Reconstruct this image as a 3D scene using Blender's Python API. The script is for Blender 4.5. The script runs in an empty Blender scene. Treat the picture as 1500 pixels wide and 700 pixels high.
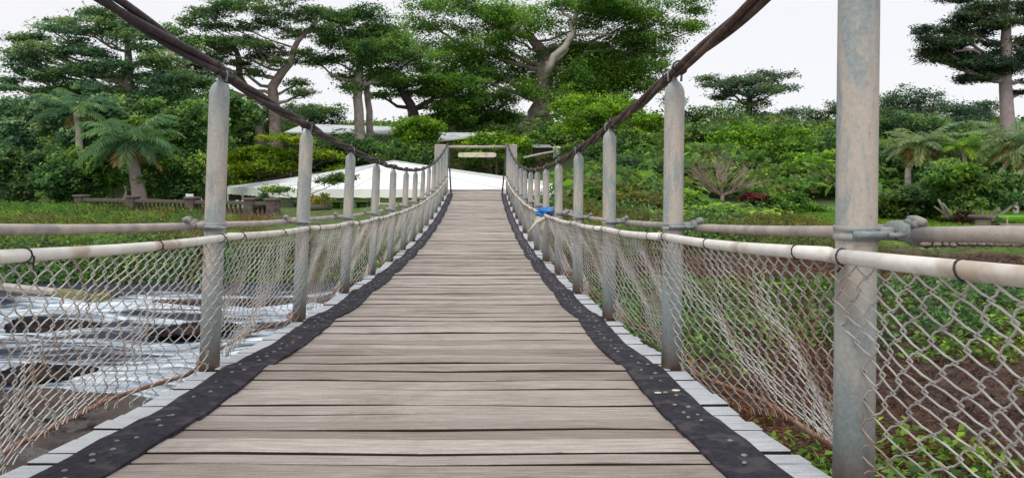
import bpy, bmesh, math, random
import numpy as np
from mathutils import Vector, Matrix, Euler

random.seed(7)
rng = np.random.default_rng(11)
sc = bpy.context.scene
C = sc.collection
PI = math.pi
EYE = 3.2                      # eye height above world zero; water lies at z = 0.2
F = 1094.0                     # focal length in photograph pixels (1500 wide)

# ------------------------------------------------------------------ camera, world, light
cam_d = bpy.data.cameras.new('camera')
cam = bpy.data.objects.new('camera', cam_d)
C.objects.link(cam)
cam.location = (0, 0, EYE)
cam.rotation_euler = (PI / 2, 0, 0)
cam_d.sensor_width = 36.0
cam_d.lens = 36.0 * F / 1500.0
cam_d.shift_x = 44.0 / 1500.0
cam_d.shift_y = -95.0 / 1500.0
cam_d.clip_start = 0.03
cam_d.clip_end = 2000
sc.camera = cam

world = bpy.data.worlds.new('World')
sc.world = world
world.use_nodes = True
wn = world.node_tree.nodes
wl = world.node_tree.links
bg = wn['Background']
SUN_EL, SUN_ROT = math.radians(58), math.radians(200)
sky = wn.new('ShaderNodeTexSky')
sky.sky_type = 'NISHITA'
sky.sun_disc = False
sky.sun_elevation = SUN_EL
sky.sun_rotation = SUN_ROT
wmix = wn.new('ShaderNodeMix')
wmix.data_type = 'RGBA'
wmix.inputs[0].default_value = 0.9           # an even overcast layer hides most of the blue
wmix.inputs[7].default_value = (7.7, 7.6, 7.8, 1)
wl.new(sky.outputs[0], wmix.inputs[6])
wl.new(wmix.outputs[2], bg.inputs[0])
bg.inputs[1].default_value = 0.1

sun_d = bpy.data.lights.new('sun', 'SUN')
sun_d.energy = 1.5
sun_d.angle = math.radians(20)
sun_d.color = (1.0, 0.96, 0.9)
sun = bpy.data.objects.new('sun', sun_d)
C.objects.link(sun)
sdir = Vector((math.sin(SUN_ROT) * math.cos(SUN_EL), math.cos(SUN_ROT) * math.cos(SUN_EL), math.sin(SUN_EL)))
sun.rotation_euler = sdir.to_track_quat('Z', 'Y').to_euler()

vs = sc.view_settings
vs.view_transform = 'Standard'
vs.look = 'None'
vs.exposure = 0.36
vs.gamma = 1.0
vs.use_curve_mapping = False

# ------------------------------------------------------------------ helpers
def P(x, y, d):
    """photograph pixel at distance d -> world point"""
    return Vector(((x - 706.0) / F * d, d, EYE + (255.0 - y) / F * d))

def tag(o, label=None, cat=None, group=None, kind=None):
    if label: o['label'] = label
    if cat: o['category'] = cat
    if group: o['group'] = group
    if kind: o['kind'] = kind
    return o

def link(name, me, mat=None, parent=None):
    o = bpy.data.objects.new(name, me)
    C.objects.link(o)
    if mat is not None and len(me.materials) == 0: me.materials.append(mat)
    if parent is not None: o.parent = parent
    return o

def empty(name, loc=(0, 0, 0)):
    o = bpy.data.objects.new(name, None)
    o.empty_display_size = 0.2
    o.location = loc
    C.objects.link(o)
    return o

class MB:
    """collects verts / faces for one mesh"""
    def __init__(s): s.v = []; s.f = []
    def add(s, v, f):
        n = len(s.v); s.v.extend(v); s.f.extend([tuple(i + n for i in q) for q in f])
    def box(s, a, b, bev=0.0, M=None):
        x0, y0, z0 = a; x1, y1, z1 = b
        if bev <= 0:
            v = [(x0,y0,z0),(x1,y0,z0),(x1,y1,z0),(x0,y1,z0),(x0,y0,z1),(x1,y0,z1),(x1,y1,z1),(x0,y1,z1)]
            f = [(0,3,2,1),(4,5,6,7),(0,1,5,4),(1,2,6,5),(2,3,7,6),(3,0,4,7)]
        else:
            e = bev
            v = [(x0,y0,z0),(x1,y0,z0),(x1,y1,z0),(x0,y1,z0),
                 (x0,y0,z1-e),(x1,y0,z1-e),(x1,y1,z1-e),(x0,y1,z1-e),
                 (x0+e,y0+e,z1),(x1-e,y0+e,z1),(x1-e,y1-e,z1),(x0+e,y1-e,z1)]
            f = [(0,3,2,1),(0,1,5,4),(1,2,6,5),(2,3,7,6),(3,0,4,7),(4,5,9,8),(5,6,10,9),(6,7,11,10),(7,4,8,11),(8,9,10,11)]
        if M is not None: v = [tuple(M @ Vector(q)) for q in v]
        s.add(v, f)
    def tube(s, pts, r, n=8, cap=True, phase=0.0):
        pts = [Vector(p) for p in pts]
        if not hasattr(r, '__len__'): r = [r] * len(pts)
        base = len(s.v)
        up = None
        for i, p in enumerate(pts):
            t = (pts[min(i + 1, len(pts) - 1)] - pts[max(i - 1, 0)])
            if t.length < 1e-9: t = Vector((0, 0, 1))
            t.normalize()
            if up is None:
                up = Vector((0, 0, 1)) if abs(t.z) < 0.9 else Vector((1, 0, 0))
            a = t.cross(up)
            if a.length < 1e-6: a = t.cross(Vector((0, 1, 0.1)))
            a.normalize(); b = a.cross(t).normalized(); up = b
            for k in range(n):
                an = 2 * PI * k / n + phase
                q = p + (a * math.cos(an) + b * math.sin(an)) * r[i]
                s.v.append((q.x, q.y, q.z))
        for i in range(len(pts) - 1):
            for k in range(n):
                k2 = (k + 1) % n
                s.f.append((base + i*n + k, base + (i+1)*n + k, base + (i+1)*n + k2, base + i*n + k2))
        if cap:
            s.f.append(tuple(base + k for k in range(n)))
            e = base + (len(pts) - 1) * n
            s.f.append(tuple(e + k for k in reversed(range(n))))
    def lathe(s, prof, n=16, c=(0, 0, 0), sx=1, sy=1):
        base = len(s.v)
        for (r, z) in prof:
            for k in range(n):
                an = 2 * PI * k / n
                s.v.append((c[0] + r * math.cos(an) * sx, c[1] + r * math.sin(an) * sy, c[2] + z))
        for i in range(len(prof) - 1):
            for k in range(n):
                k2 = (k + 1) % n
                s.f.append((base+i*n+k, base+i*n+k2, base+(i+1)*n+k2, base+(i+1)*n+k))
        s.f.append(tuple(base + k for k in reversed(range(n))))
        e = base + (len(prof) - 1) * n
        s.f.append(tuple(e + k for k in range(n)))
    def mesh(s, name, smooth=False):
        me = bpy.data.meshes.new(name)
        me.from_pydata(s.v, [], s.f)
        if smooth: me.polygons.foreach_set('use_smooth', [True] * len(me.polygons))
        me.update()
        return me
    def build(s, name, mat, parent=None, smooth=False):
        return link(name, s.mesh(name, smooth), mat, parent)

def np_mesh(name, V, Q, tone=None, smooth=False):
    """fast mesh from numpy: V (n,3), Q (m,4)"""
    me = bpy.data.meshes.new(name)
    me.vertices.add(len(V)); me.vertices.foreach_set('co', np.ascontiguousarray(V, dtype=np.float32).ravel())
    m = len(Q)
    me.loops.add(m * 4); me.loops.foreach_set('vertex_index', np.ascontiguousarray(Q, dtype=np.int32).ravel())
    me.polygons.add(m)
    me.polygons.foreach_set('loop_start', np.arange(0, m * 4, 4, dtype=np.int32))
    if smooth: me.polygons.foreach_set('use_smooth', np.ones(m, dtype=bool))
    me.update(calc_edges=True)
    if tone is not None:
        at = me.attributes.new('tone', 'FLOAT', 'POINT')
        at.data.foreach_set('value', np.ascontiguousarray(tone, dtype=np.float32))
    return me

# value noise in numpy, for terrain and water shapes
_tab = np.random.default_rng(5).random((256, 256))
def vnoise(x, y):
    x = np.asarray(x, float); y = np.asarray(y, float)
    xi = np.floor(x).astype(int); yi = np.floor(y).astype(int)
    fx = x - xi; fy = y - yi
    fx = fx * fx * (3 - 2 * fx); fy = fy * fy * (3 - 2 * fy)
    g = lambda a, b: _tab[a % 256, b % 256]
    return (g(xi, yi) * (1-fx) * (1-fy) + g(xi+1, yi) * fx * (1-fy) + g(xi, yi+1) * (1-fx) * fy + g(xi+1, yi+1) * fx * fy)
def fbm(x, y, o=4):
    s = 0; a = 0.5
    for i in range(o):
        s = s + a * vnoise(x * 2**i + 17.3 * i, y * 2**i + 5.1 * i); a *= 0.5
    return s

# ------------------------------------------------------------------ materials
class NT:
    def __init__(s, name):
        s.m = bpy.data.materials.new(name); s.m.use_nodes = True
        s.n = s.m.node_tree.nodes; s.l = s.m.node_tree.links
        s.b = s.n['Principled BSDF']
        s.out = s.n['Material Output']
    def new(s, t, **kw):
        q = s.n.new(t)
        for k, v in kw.items(): setattr(q, k, v)
        return q
    def coord(s, kind='Object', scale=(1, 1, 1)):
        c = s.new('ShaderNodeTexCoord'); mp = s.new('ShaderNodeMapping')
        mp.inputs['Scale'].default_value = scale
        s.l.new(c.outputs[kind], mp.inputs[0]); return mp.outputs[0]
    def noise(s, vec, scale, detail=4, rough=0.55, dist=0.0):
        q = s.new('ShaderNodeTexNoise'); q.inputs['Scale'].default_value = scale
        q.inputs['Detail'].default_value = detail; q.inputs['Roughness'].default_value = rough
        q.inputs['Distortion'].default_value = dist
        if vec is not None: s.l.new(vec, q.inputs['Vector'])
        return q.outputs[0]
    def ramp(s, fac, stops):
        q = s.new('ShaderNodeValToRGB'); e = q.color_ramp.elements
        while len(e) < len(stops): e.new(0.5)
        for el, (p, c) in zip(e, stops):
            el.position = p; el.color = (c, c, c, 1) if not hasattr(c, '__len__') else tuple(c) + (1,)
        s.l.new(fac, q.inputs[0]); return q.outputs[0]
    def mix(s, fac, a, b, mode='MIX'):
        q = s.new('ShaderNodeMix'); q.data_type = 'RGBA'; q.blend_type = mode
        for v, i in ((fac, 0), (a, 6), (b, 7)):
            if hasattr(v, 'links'): s.l.new(v, q.inputs[i])
            elif i == 0: q.inputs[0].default_value = v
            else: q.inputs[i].default_value = tuple(v) + (1,)
        return q.outputs[2]
    def math(s, op, a, b=0.0):
        q = s.new('ShaderNodeMath', operation=op)
        for v, i in ((a, 0), (b, 1)):
            if hasattr(v, 'links'): s.l.new(v, q.inputs[i])
            else: q.inputs[i].default_value = v
        return q.outputs[0]
    def bump(s, h, strength=0.3, dist=0.01):
        q = s.new('ShaderNodeBump'); q.inputs['Strength'].default_value = strength
        q.inputs['Distance'].default_value = dist
        s.l.new(h, q.inputs['Height']); s.l.new(q.outputs[0], s.b.inputs['Normal'])
    def done(s, col, rough=0.6, metal=0.0, spec=0.4):
        if hasattr(col, 'links'): s.l.new(col, s.b.inputs['Base Color'])
        else: s.b.inputs['Base Color'].default_value = tuple(col) + (1,)
        if hasattr(rough, 'links'): s.l.new(rough, s.b.inputs['Roughness'])
        else: s.b.inputs['Roughness'].default_value = rough
        s.b.inputs['Metallic'].default_value = metal
        s.b.inputs['Specular IOR Level'].default_value = spec
        return s.m

def mottled(name, a, b, scale=6, rough=0.75, bump=0.3, third=None, spec=0.3, coord='Object', bd=0.02):
    t = NT(name); v = t.coord(coord)
    n = t.noise(v, scale, 6, 0.65)
    col = t.mix(t.ramp(n, [(0.35, 0.0), (0.65, 1.0)]), a, b)
    if third:
        n2 = t.noise(v, scale * 0.37, 4)
        col = t.mix(t.ramp(n2, [(0.52, 0.0), (0.62, 1.0)]), col, third)
    if bump: t.bump(t.noise(v, scale * 5, 5), bump, bd)
    return t.done(col, rough, 0, spec)

def leaf_mat(name, dark, light, transl=0.5, rough=0.55, tip=None):
    light = tuple(min(c * 1.22, 0.62) for c in light); dark = tuple(c * 1.1 for c in dark)
    t = NT(name)
    at = t.new('ShaderNodeAttribute'); at.attribute_name = 'tone'
    midc = tuple(0.55 * a + 0.45 * b for a, b in zip(dark, light))
    stops = [(0.0, (dark[0] * .8, dark[1] * .8, dark[2] * 1.05)), (0.5, midc), (0.8, light), (1.0, (light[0] * 1.45, light[1] * 1.2, light[2]))]
    col = t.ramp(at.outputs['Fac'], stops)
    geo = t.new('ShaderNodeNewGeometry')
    hn = t.noise(geo.outputs['Position'], 0.42, 3, 0.6); hn2 = t.noise(geo.outputs['Position'], 1.7, 2, 0.6)
    col = t.mix(t.math('MULTIPLY', t.ramp(hn, [(0.46, 0.0), (0.62, 1.0)]), 0.6), col, t.mix(1.0, col, (1.55, 1.15, 0.55), 'MULTIPLY'))
    col = t.mix(t.math('MULTIPLY', t.ramp(hn2, [(0.50, 0.0), (0.66, 1.0)]), 0.55), col, t.mix(1.0, col, (0.55, 0.66, 0.80), 'MULTIPLY'))
    m = t.done(col, rough, 0, 0.25)
    tr = t.new('ShaderNodeBsdfTranslucent'); t.l.new(col, tr.inputs[0])
    mx = t.new('ShaderNodeMixShader'); mx.inputs[0].default_value = transl
    t.l.new(t.b.outputs[0], mx.inputs[1]); t.l.new(tr.outputs[0], mx.inputs[2])
    t.l.new(mx.outputs[0], t.out.inputs[0])
    return m

M = {}
# weathered deck boards: object space x runs along the board
def plank_mat():
    t = NT('weathered_board')
    info = t.new('ShaderNodeObjectInfo')
    c = t.new('ShaderNodeTexCoord')
    add = t.new('ShaderNodeVectorMath', operation='ADD')
    comb = t.new('ShaderNodeCombineXYZ')
    t.l.new(t.math('MULTIPLY', info.outputs['Random'], 57.0), comb.inputs[0])
    t.l.new(t.math('MULTIPLY', info.outputs['Random'], 31.0), comb.inputs[1])
    t.l.new(c.outputs['Object'], add.inputs[0]); t.l.new(comb.outputs[0], add.inputs[1])
    mp = t.new('ShaderNodeMapping'); mp.inputs['Scale'].default_value = (3.2, 11, 8)
    t.l.new(add.outputs[0], mp.inputs[0])
    g = t.noise(mp.outputs[0], 2.2, 7, 0.7, 0.4)
    mp2 = t.new('ShaderNodeMapping'); mp2.inputs['Scale'].default_value = (2.0, 5, 3)
    t.l.new(add.outputs[0], mp2.inputs[0])
    g2 = t.noise(mp2.outputs[0], 1.6, 5, 0.6)
    col = t.ramp(g, [(0.28, (0.13, 0.112, 0.102)), (0.41, (0.335, 0.305, 0.282)), (0.56, (0.47, 0.44, 0.412)), (0.74, (0.64, 0.61, 0.585))])
    col = t.mix(t.ramp(g2, [(0.42, 0.0), (0.68, 0.55)]), col, (0.22, 0.185, 0.165))
    # every board its own grey-brown
    tint = t.ramp(info.outputs['Random'], [(0.0, (0.70, 0.64, 0.60)), (0.3, (0.92, 0.88, 0.85)), (0.7, (1.05, 1.02, 0.99)), (1.0, (1.25, 1.23, 1.2))])
    col = t.mix(1.0, col, tint, 'MULTIPLY')
    # bleached, limed board ends outside the rubber strips
    sep = t.new('ShaderNodeSeparateXYZ'); t.l.new(c.outputs['Object'], sep.inputs[0])
    ax = t.math('ABSOLUTE', sep.outputs[0])
    wob = t.math('MULTIPLY', t.math('SUBTRACT', g2, 0.5), 0.05)
    e = t.new('ShaderNodeMapRange'); e.inputs[1].default_value = 0.895; e.inputs[2].default_value = 0.92
    t.l.new(t.math('ADD', ax, wob), e.inputs[0])
    endc = t.ramp(g, [(0.30, (0.16, 0.165, 0.17)), (0.42, (0.46, 0.49, 0.52)), (0.7, (0.68, 0.71, 0.74))])
    col = t.mix(e.outputs[0], col, endc)
    sp = t.noise(add.outputs[0], 140, 2, 0.6)
    col = t.mix(0.5, col, t.mix(1.0, col, t.ramp(sp, [(0.35, 0.55), (0.65, 1.3)]), 'MULTIPLY'))
    geo_ = t.new('ShaderNodeNewGeometry')
    w1 = t.noise(geo_.outputs['Position'], 2.3, 5, 0.65, 0.6)
    col = t.mix(t.ramp(w1, [(0.5, 0.0), (0.72, 0.55)]), col, t.mix(1.0, col, (0.55, 0.48, 0.44), 'MULTIPLY'))
    # nail stains / knots
    vo = t.new('ShaderNodeTexVoronoi'); vo.inputs['Scale'].default_value = 3.2
    mp3 = t.new('ShaderNodeMapping'); mp3.inputs['Scale'].default_value = (1, 2.4, 1)
    t.l.new(add.outputs[0], mp3.inputs[0]); t.l.new(mp3.outputs[0], vo.inputs['Vector'])
    col = t.mix(t.ramp(vo.outputs['Distance'], [(0.03, 0.75), (0.07, 0.0)]), col, (0.05, 0.04, 0.037))
    t.bump(g, 0.45, 0.006)
    return t.done(col, 0.82, 0, 0.2)
M['board'] = plank_mat()

M['board_side'] = mottled('gap_shade_board_edge', (0.05, 0.04, 0.036), (0.03, 0.025, 0.023), 8, 0.95, 0.2, None, 0.1)  # board sides coloured near black: painted shade for the gaps between boards

def post_mat():
    t = NT('galvanised_post')
    c = t.new('ShaderNodeTexCoord'); info = t.new('ShaderNodeObjectInfo')
    add = t.new('ShaderNodeVectorMath', operation='ADD')
    comb = t.new('ShaderNodeCombineXYZ'); t.l.new(t.math('MULTIPLY', info.outputs['Random'], 43.0), comb.inputs[0])
    t.l.new(t.math('MULTIPLY', info.outputs['Random'], 19.0), comb.inputs[2])
    t.l.new(c.outputs['Object'], add.inputs[0]); t.l.new(comb.outputs[0], add.inputs[1])
    mp = t.new('ShaderNodeMapping'); mp.inputs['Scale'].default_value = (6, 6, 2.2)
    t.l.new(add.outputs[0], mp.inputs[0])
    n = t.noise(mp.outputs[0], 1.0, 6, 0.65)
    n2 = t.noise(add.outputs[0], 90, 3, 0.7)
    sep = t.new('ShaderNodeSeparateXYZ'); t.l.new(c.outputs['Object'], sep.inputs[0])
    beige = t.ramp(n2, [(0.3, (0.42, 0.375, 0.32)), (0.7, (0.52, 0.465, 0.40))])
    blue = t.ramp(n2, [(0.3, (0.19, 0.255, 0.27)), (0.7, (0.31, 0.375, 0.38))])
    # paint survives at mid height; bare zinc low on the post and just under the tip
    lo = t.new('ShaderNodeMapRange'); lo.inputs[1].default_value = 0.62; lo.inputs[2].default_value = 0.40
    t.l.new(t.math('ADD', sep.outputs[2], t.math('MULTIPLY', t.math('SUBTRACT', n, 0.5), 0.7)), lo.inputs[0])
    hi = t.new('ShaderNodeMapRange'); hi.inputs[1].default_value = 1.02; hi.inputs[2].default_value = 1.3
    t.l.new(t.math('ADD', sep.outputs[2], t.math('MULTIPLY', t.math('SUBTRACT', n, 0.5), 1.1)), hi.inputs[0])
    f = t.math('MAXIMUM', t.math('MULTIPLY', lo.outputs[0], 0.85), t.math('MULTIPLY', hi.outputs[0], 0.8))
    mpp = t.new('ShaderNodeMapping'); mpp.inputs['Scale'].default_value = (14, 14, 3.5)
    t.l.new(add.outputs[0], mpp.inputs[0])
    npp = t.noise(mpp.outputs[0], 1.0, 7, 0.72, 0.5)
    f = t.math('MAXIMUM', f, t.ramp(npp, [(0.47, 0.0), (0.57, 0.8)]))
    f = t.math('MULTIPLY', f, t.ramp(npp, [(0.30, 0.35), (0.5, 1.0)]))
    col = t.mix(f, beige, blue)
    mps = t.new('ShaderNodeMapping'); mps.inputs['Scale'].default_value = (40, 40, 9)
    t.l.new(add.outputs[0], mps.inputs[0])
    nsp = t.noise(mps.outputs[0], 1.0, 5, 0.75)
    col = t.mix(t.ramp(nsp, [(0.60, 0.0), (0.72, 0.65)]), col, (0.20, 0.165, 0.14))
    col = t.mix(t.ramp(nsp, [(0.24, 0.45), (0.36, 0.0)]), col, (0.60, 0.56, 0.50))
    mp4 = t.new('ShaderNodeMapping'); mp4.inputs['Scale'].default_value = (9, 9, 4)
    t.l.new(add.outputs[0], mp4.inputs[0])
    n4 = t.noise(mp4.outputs[0], 1.3, 5, 0.7)
    col = t.mix(t.ramp(n4, [(0.60, 0.0), (0.72, 0.65)]), col, (0.30, 0.19, 0.125))
    ru = t.new('ShaderNodeMapRange'); ru.inputs[1].default_value = 0.19; ru.inputs[2].default_value = 0.09
    t.l.new(t.math('ADD', sep.outputs[2], t.math('MULTIPLY', t.math('SUBTRACT', n4, 0.5), 0.2)), ru.inputs[0])
    col = t.mix(t.math('MULTIPLY', ru.outputs[0], 0.75), col, (0.22, 0.10, 0.05))
    t.bump(n2, 0.08, 0.002)
    return t.done(col, 0.6, 0.0, 0.35)
M['post'] = post_mat()
M['white_pipe'] = mottled('cream_pipe', (0.84, 0.82, 0.77), (0.72, 0.69, 0.63), 11, 0.42, 0.1, (0.50, 0.42, 0.34), 0.4)
M['beige_pipe'] = mottled('dusty_scaffold_pipe', (0.50, 0.44, 0.385), (0.35, 0.31, 0.28), 15, 0.6, 0.2, (0.30, 0.29, 0.28), 0.35)
M['clamp'] = mottled('zinc_clamp', (0.30, 0.33, 0.33), (0.20, 0.23, 0.235), 30, 0.5, 0.25, (0.36, 0.33, 0.29), 0.5)
M['cable'] = mottled('rusty_tarred_cable', (0.055, 0.037, 0.036), (0.115, 0.07, 0.055), 22, 0.7, 0.6, (0.16, 0.10, 0.075), 0.35)
M['cable_dark'] = mottled('tarred_cable', (0.035, 0.028, 0.035), (0.07, 0.05, 0.055), 22, 0.65, 0.6, (0.10, 0.065, 0.055), 0.35)
M['rod'] = mottled('rusty_rod', (0.30, 0.145, 0.085), (0.18, 0.085, 0.055), 25, 0.8, 0.4, (0.36, 0.22, 0.16))
M['mesh'] = mottled('galvanised_wire', (0.66, 0.645, 0.60), (0.40, 0.385, 0.36), 9, 0.5, 0, (0.36, 0.28, 0.22), 0.5)
M['wire_dark'] = mottled('black_wire', (0.03, 0.028, 0.03), (0.05, 0.045, 0.045), 20, 0.6, 0)
M['rubber'] = mottled('black_rubber_belt', (0.022, 0.022, 0.033), (0.055, 0.053, 0.068), 34, 0.8, 0.8, (0.085, 0.08, 0.085), 0.2)
M['bolt'] = mottled('worn_bolt_head', (0.30, 0.29, 0.28), (0.13, 0.125, 0.12), 60, 0.45, 0.1, None, 0.5)
M['steel'] = mottled('rusted_beam', (0.14, 0.085, 0.06), (0.08, 0.055, 0.045), 10, 0.8, 0.4)
M['concrete'] = mottled('old_concrete', (0.44, 0.42, 0.38), (0.34, 0.32, 0.29), 5, 0.85, 0.3, (0.24, 0.23, 0.20))
M['cream_board'] = mottled('cream_board', (0.74, 0.69, 0.58), (0.62, 0.56, 0.46), 14, 0.7, 0.1, (0.52, 0.44, 0.34))
M['canvas'] = mottled('white_canvas', (0.90, 0.90, 0.91), (0.86, 0.87, 0.88), 1.2, 0.6, 0.05, (0.74, 0.76, 0.77))
M['roof'] = mottled('pale_metal_roof', (0.62, 0.65, 0.67), (0.50, 0.53, 0.55), 1.5, 0.55, 0.1, (0.40, 0.42, 0.42))
M['roof_grey'] = mottled('grey_tin_roof', (0.30, 0.33, 0.33), (0.22, 0.25, 0.25), 3, 0.6, 0.1)
M['wall_brown'] = mottled('brown_wall', (0.24, 0.15, 0.11), (0.17, 0.11, 0.085), 4, 0.8, 0.2)
M['wall_dark'] = mottled('dark_timber', (0.07, 0.055, 0.05), (0.045, 0.04, 0.037), 5, 0.8, 0.2)
M['old_stone'] = mottled('lichened_stone', (0.15, 0.115, 0.105), (0.07, 0.06, 0.057), 6, 0.9, 0.5, (0.27, 0.25, 0.20))
M['dark_stone'] = mottled('dark_mossy_stone', (0.085, 0.07, 0.065), (0.13, 0.11, 0.095), 7, 0.9, 0.5, (0.10, 0.12, 0.07))
M['wall_stone'] = mottled('pinkish_field_stone', (0.25, 0.185, 0.165), (0.17, 0.13, 0.12), 7, 0.9, 0.5, (0.31, 0.26, 0.23))
M['pole_white'] = mottled('white_pole', (0.78, 0.78, 0.77), (0.7, 0.7, 0.69), 5, 0.5, 0)
M['green_cloth'] = mottled('green_cloth', (0.12, 0.42, 0.05), (0.09, 0.35, 0.04), 4, 0.8, 0.1)
M['white_plastic'] = mottled('white_plastic', (0.78, 0.79, 0.80), (0.72, 0.73, 0.75), 6, 0.5, 0)
M['bark'] = mottled('grey_brown_bark', (0.22, 0.17, 0.145), (0.12, 0.095, 0.085), 3, 0.95, 0.6, (0.27, 0.24, 0.20))
M['bark_pale'] = mottled('pale_bark', (0.42, 0.37, 0.33), (0.30, 0.26, 0.23), 3, 0.9, 0.5, (0.25, 0.21, 0.19))
M['bark_dark'] = mottled('dark_bark', (0.085, 0.065, 0.06), (0.05, 0.04, 0.04), 3, 0.95, 0.6)
M['bark_white'] = mottled('whitish_bark', (0.58, 0.54, 0.48), (0.44, 0.40, 0.35), 6, 0.85, 0.3, (0.34, 0.28, 0.23))
M['bark_pink'] = mottled('pinkish_grey_bark', (0.36, 0.29, 0.28), (0.26, 0.21, 0.21), 4, 0.9, 0.5)
M['twig'] = mottled('bare_pinkish_twigs', (0.40, 0.31, 0.26), (0.28, 0.21, 0.18), 6, 0.9, 0)
M['rock'] = mottled('wet_river_rock', (0.016, 0.015, 0.02), (0.03, 0.026, 0.03), 3, 0.75, 0.9, (0.045, 0.034, 0.030), 0.06, 'Object', 0.08)
M['rock_brown'] = mottled('brown_river_rock', (0.12, 0.085, 0.07), (0.055, 0.048, 0.048), 2.6, 0.8, 1.0, (0.13, 0.125, 0.115), 0.2, 'Object', 0.12)
M['blue_cloth'] = mottled('blue_cloth', (0.03, 0.20, 0.56), (0.02, 0.13, 0.42), 9, 0.6, 0.2, (0.05, 0.28, 0.62))
M['purple_cloth'] = mottled('dark_purple_cloth', (0.07, 0.055, 0.13), (0.04, 0.03, 0.07), 14, 0.8, 0.3, (0.42, 0.42, 0.48))
M['grey_cloth'] = mottled('greyish_white_cloth', (0.62, 0.58, 0.52), (0.50, 0.46, 0.40), 9, 0.85, 0.3)
M['litter'] = mottled('dead_frond_litter', (0.16, 0.095, 0.065), (0.09, 0.058, 0.045), 9, 0.95, 0.6)

GREENS = {
 'deep':   ((0.034, 0.092, 0.034), (0.200, 0.385, 0.105)),
 'blue':   ((0.050, 0.130, 0.075), (0.230, 0.400, 0.205)),
 'mid':    ((0.034, 0.100, 0.022), (0.215, 0.430, 0.070)),
 'bright': ((0.050, 0.145, 0.016), (0.270, 0.530, 0.050)),
 'lime':   ((0.120, 0.270, 0.016), (0.380, 0.640, 0.055)),
 'olive':  ((0.065, 0.090, 0.028), (0.250, 0.290, 0.090)),
 'dark':   ((0.028, 0.072, 0.034), (0.165, 0.310, 0.110)),
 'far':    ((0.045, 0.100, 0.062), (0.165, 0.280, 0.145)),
 'pine':   ((0.020, 0.050, 0.036), (0.115, 0.200, 0.108)),
 'dry':    ((0.110, 0.075, 0.030), (0.330, 0.250, 0.100)),
 'red':    ((0.070, 0.014, 0.016), (0.240, 0.060, 0.050)),
 'yellow': ((0.140, 0.170, 0.030), (0.480, 0.460, 0.120)),
 'brown':  ((0.060, 0.035, 0.026), (0.190, 0.115, 0.080)),
 'pale_palm': ((0.085, 0.140, 0.075), (0.260, 0.370, 0.180)),
 'palm':   ((0.035, 0.105, 0.055), (0.150, 0.290, 0.115)),
}
LM = {k: leaf_mat('leaves_' + k, a, b) for k, (a, b) in GREENS.items()}

# ------------------------------------------------------------------ terrain
DP  = np.array([-12, 0, 6, 9, 18.5, 20.8, 22.3, 24, 27, 30, 36, 44, 56, 66, 85, 120, 200, 420.])
ZL  = np.array([-3.4,-3.1,-2.98,-3.32,-3.5,-3.1,-2.5,-1.95,-1.65,-1.35,-1.7,-2.6,-2.9,-0.5,3.6,5.5,8,13])
ZC  = np.array([-3.3,-3.3,-3.2,-3.2,-3.2,-3.0,-2.6,-1.6,-1.0,-1.5,-2.0,-2.7,-2.9,0.2,5.0,6.5,9,14])
ZR  = np.array([-2.8,-2.75,-2.68,-2.65,-2.5,-2.2,-1.80,-1.78,-1.74,-1.65,-1.0,0.0,1.4,2.4,3.6,5.0,8,13])
def terr(x, d, rough=True):
    x = np.asarray(x, float); d = np.asarray(d, float)
    l = np.interp(d, DP, ZL); c = np.interp(d, DP, ZC); r = np.interp(d, DP, ZR)
    far = np.clip((d - 19) / 6, 0, 1)
    a = np.clip((x + 0.3) / 1.8, 0, 1); a = a * a * (3 - 2 * a)
    near = l * (1 - a) + r * a                     # river bed left of the deck, earth slope right of it
    wl_ = np.clip((-x - 2.0) / 7.0, 0, 1); wr_ = np.clip((x - 2.0) / 5.0, 0, 1)
    farz = c * (1 - wl_ - wr_) + l * wl_ + r * wr_
    z = near * (1 - far) + farz * far
    if rough:
        z = z + (fbm(x * 0.5, d * 0.5) - 0.47) * np.where(d < 60, 0.22, 1.2)
    return z + EYE

xs = np.concatenate([np.linspace(-320, -45, 30), np.linspace(-44, 44, 230), np.linspace(45, 320, 30)])
ds = np.concatenate([np.linspace(-12, 34, 170), np.linspace(34.8, 120, 90), np.linspace(124, 420, 40)])
X, D = np.meshgrid(xs, ds)
Zg = terr(X, D)
V = np.stack([X, D, Zg], -1).reshape(-1, 3)
nx, ny = len(xs), len(ds)
idx = np.arange(nx * ny).reshape(ny, nx)
Q = np.stack([idx[:-1, :-1], idx[:-1, 1:], idx[1:, 1:], idx[1:, :-1]], -1).reshape(-1, 4)

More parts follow.
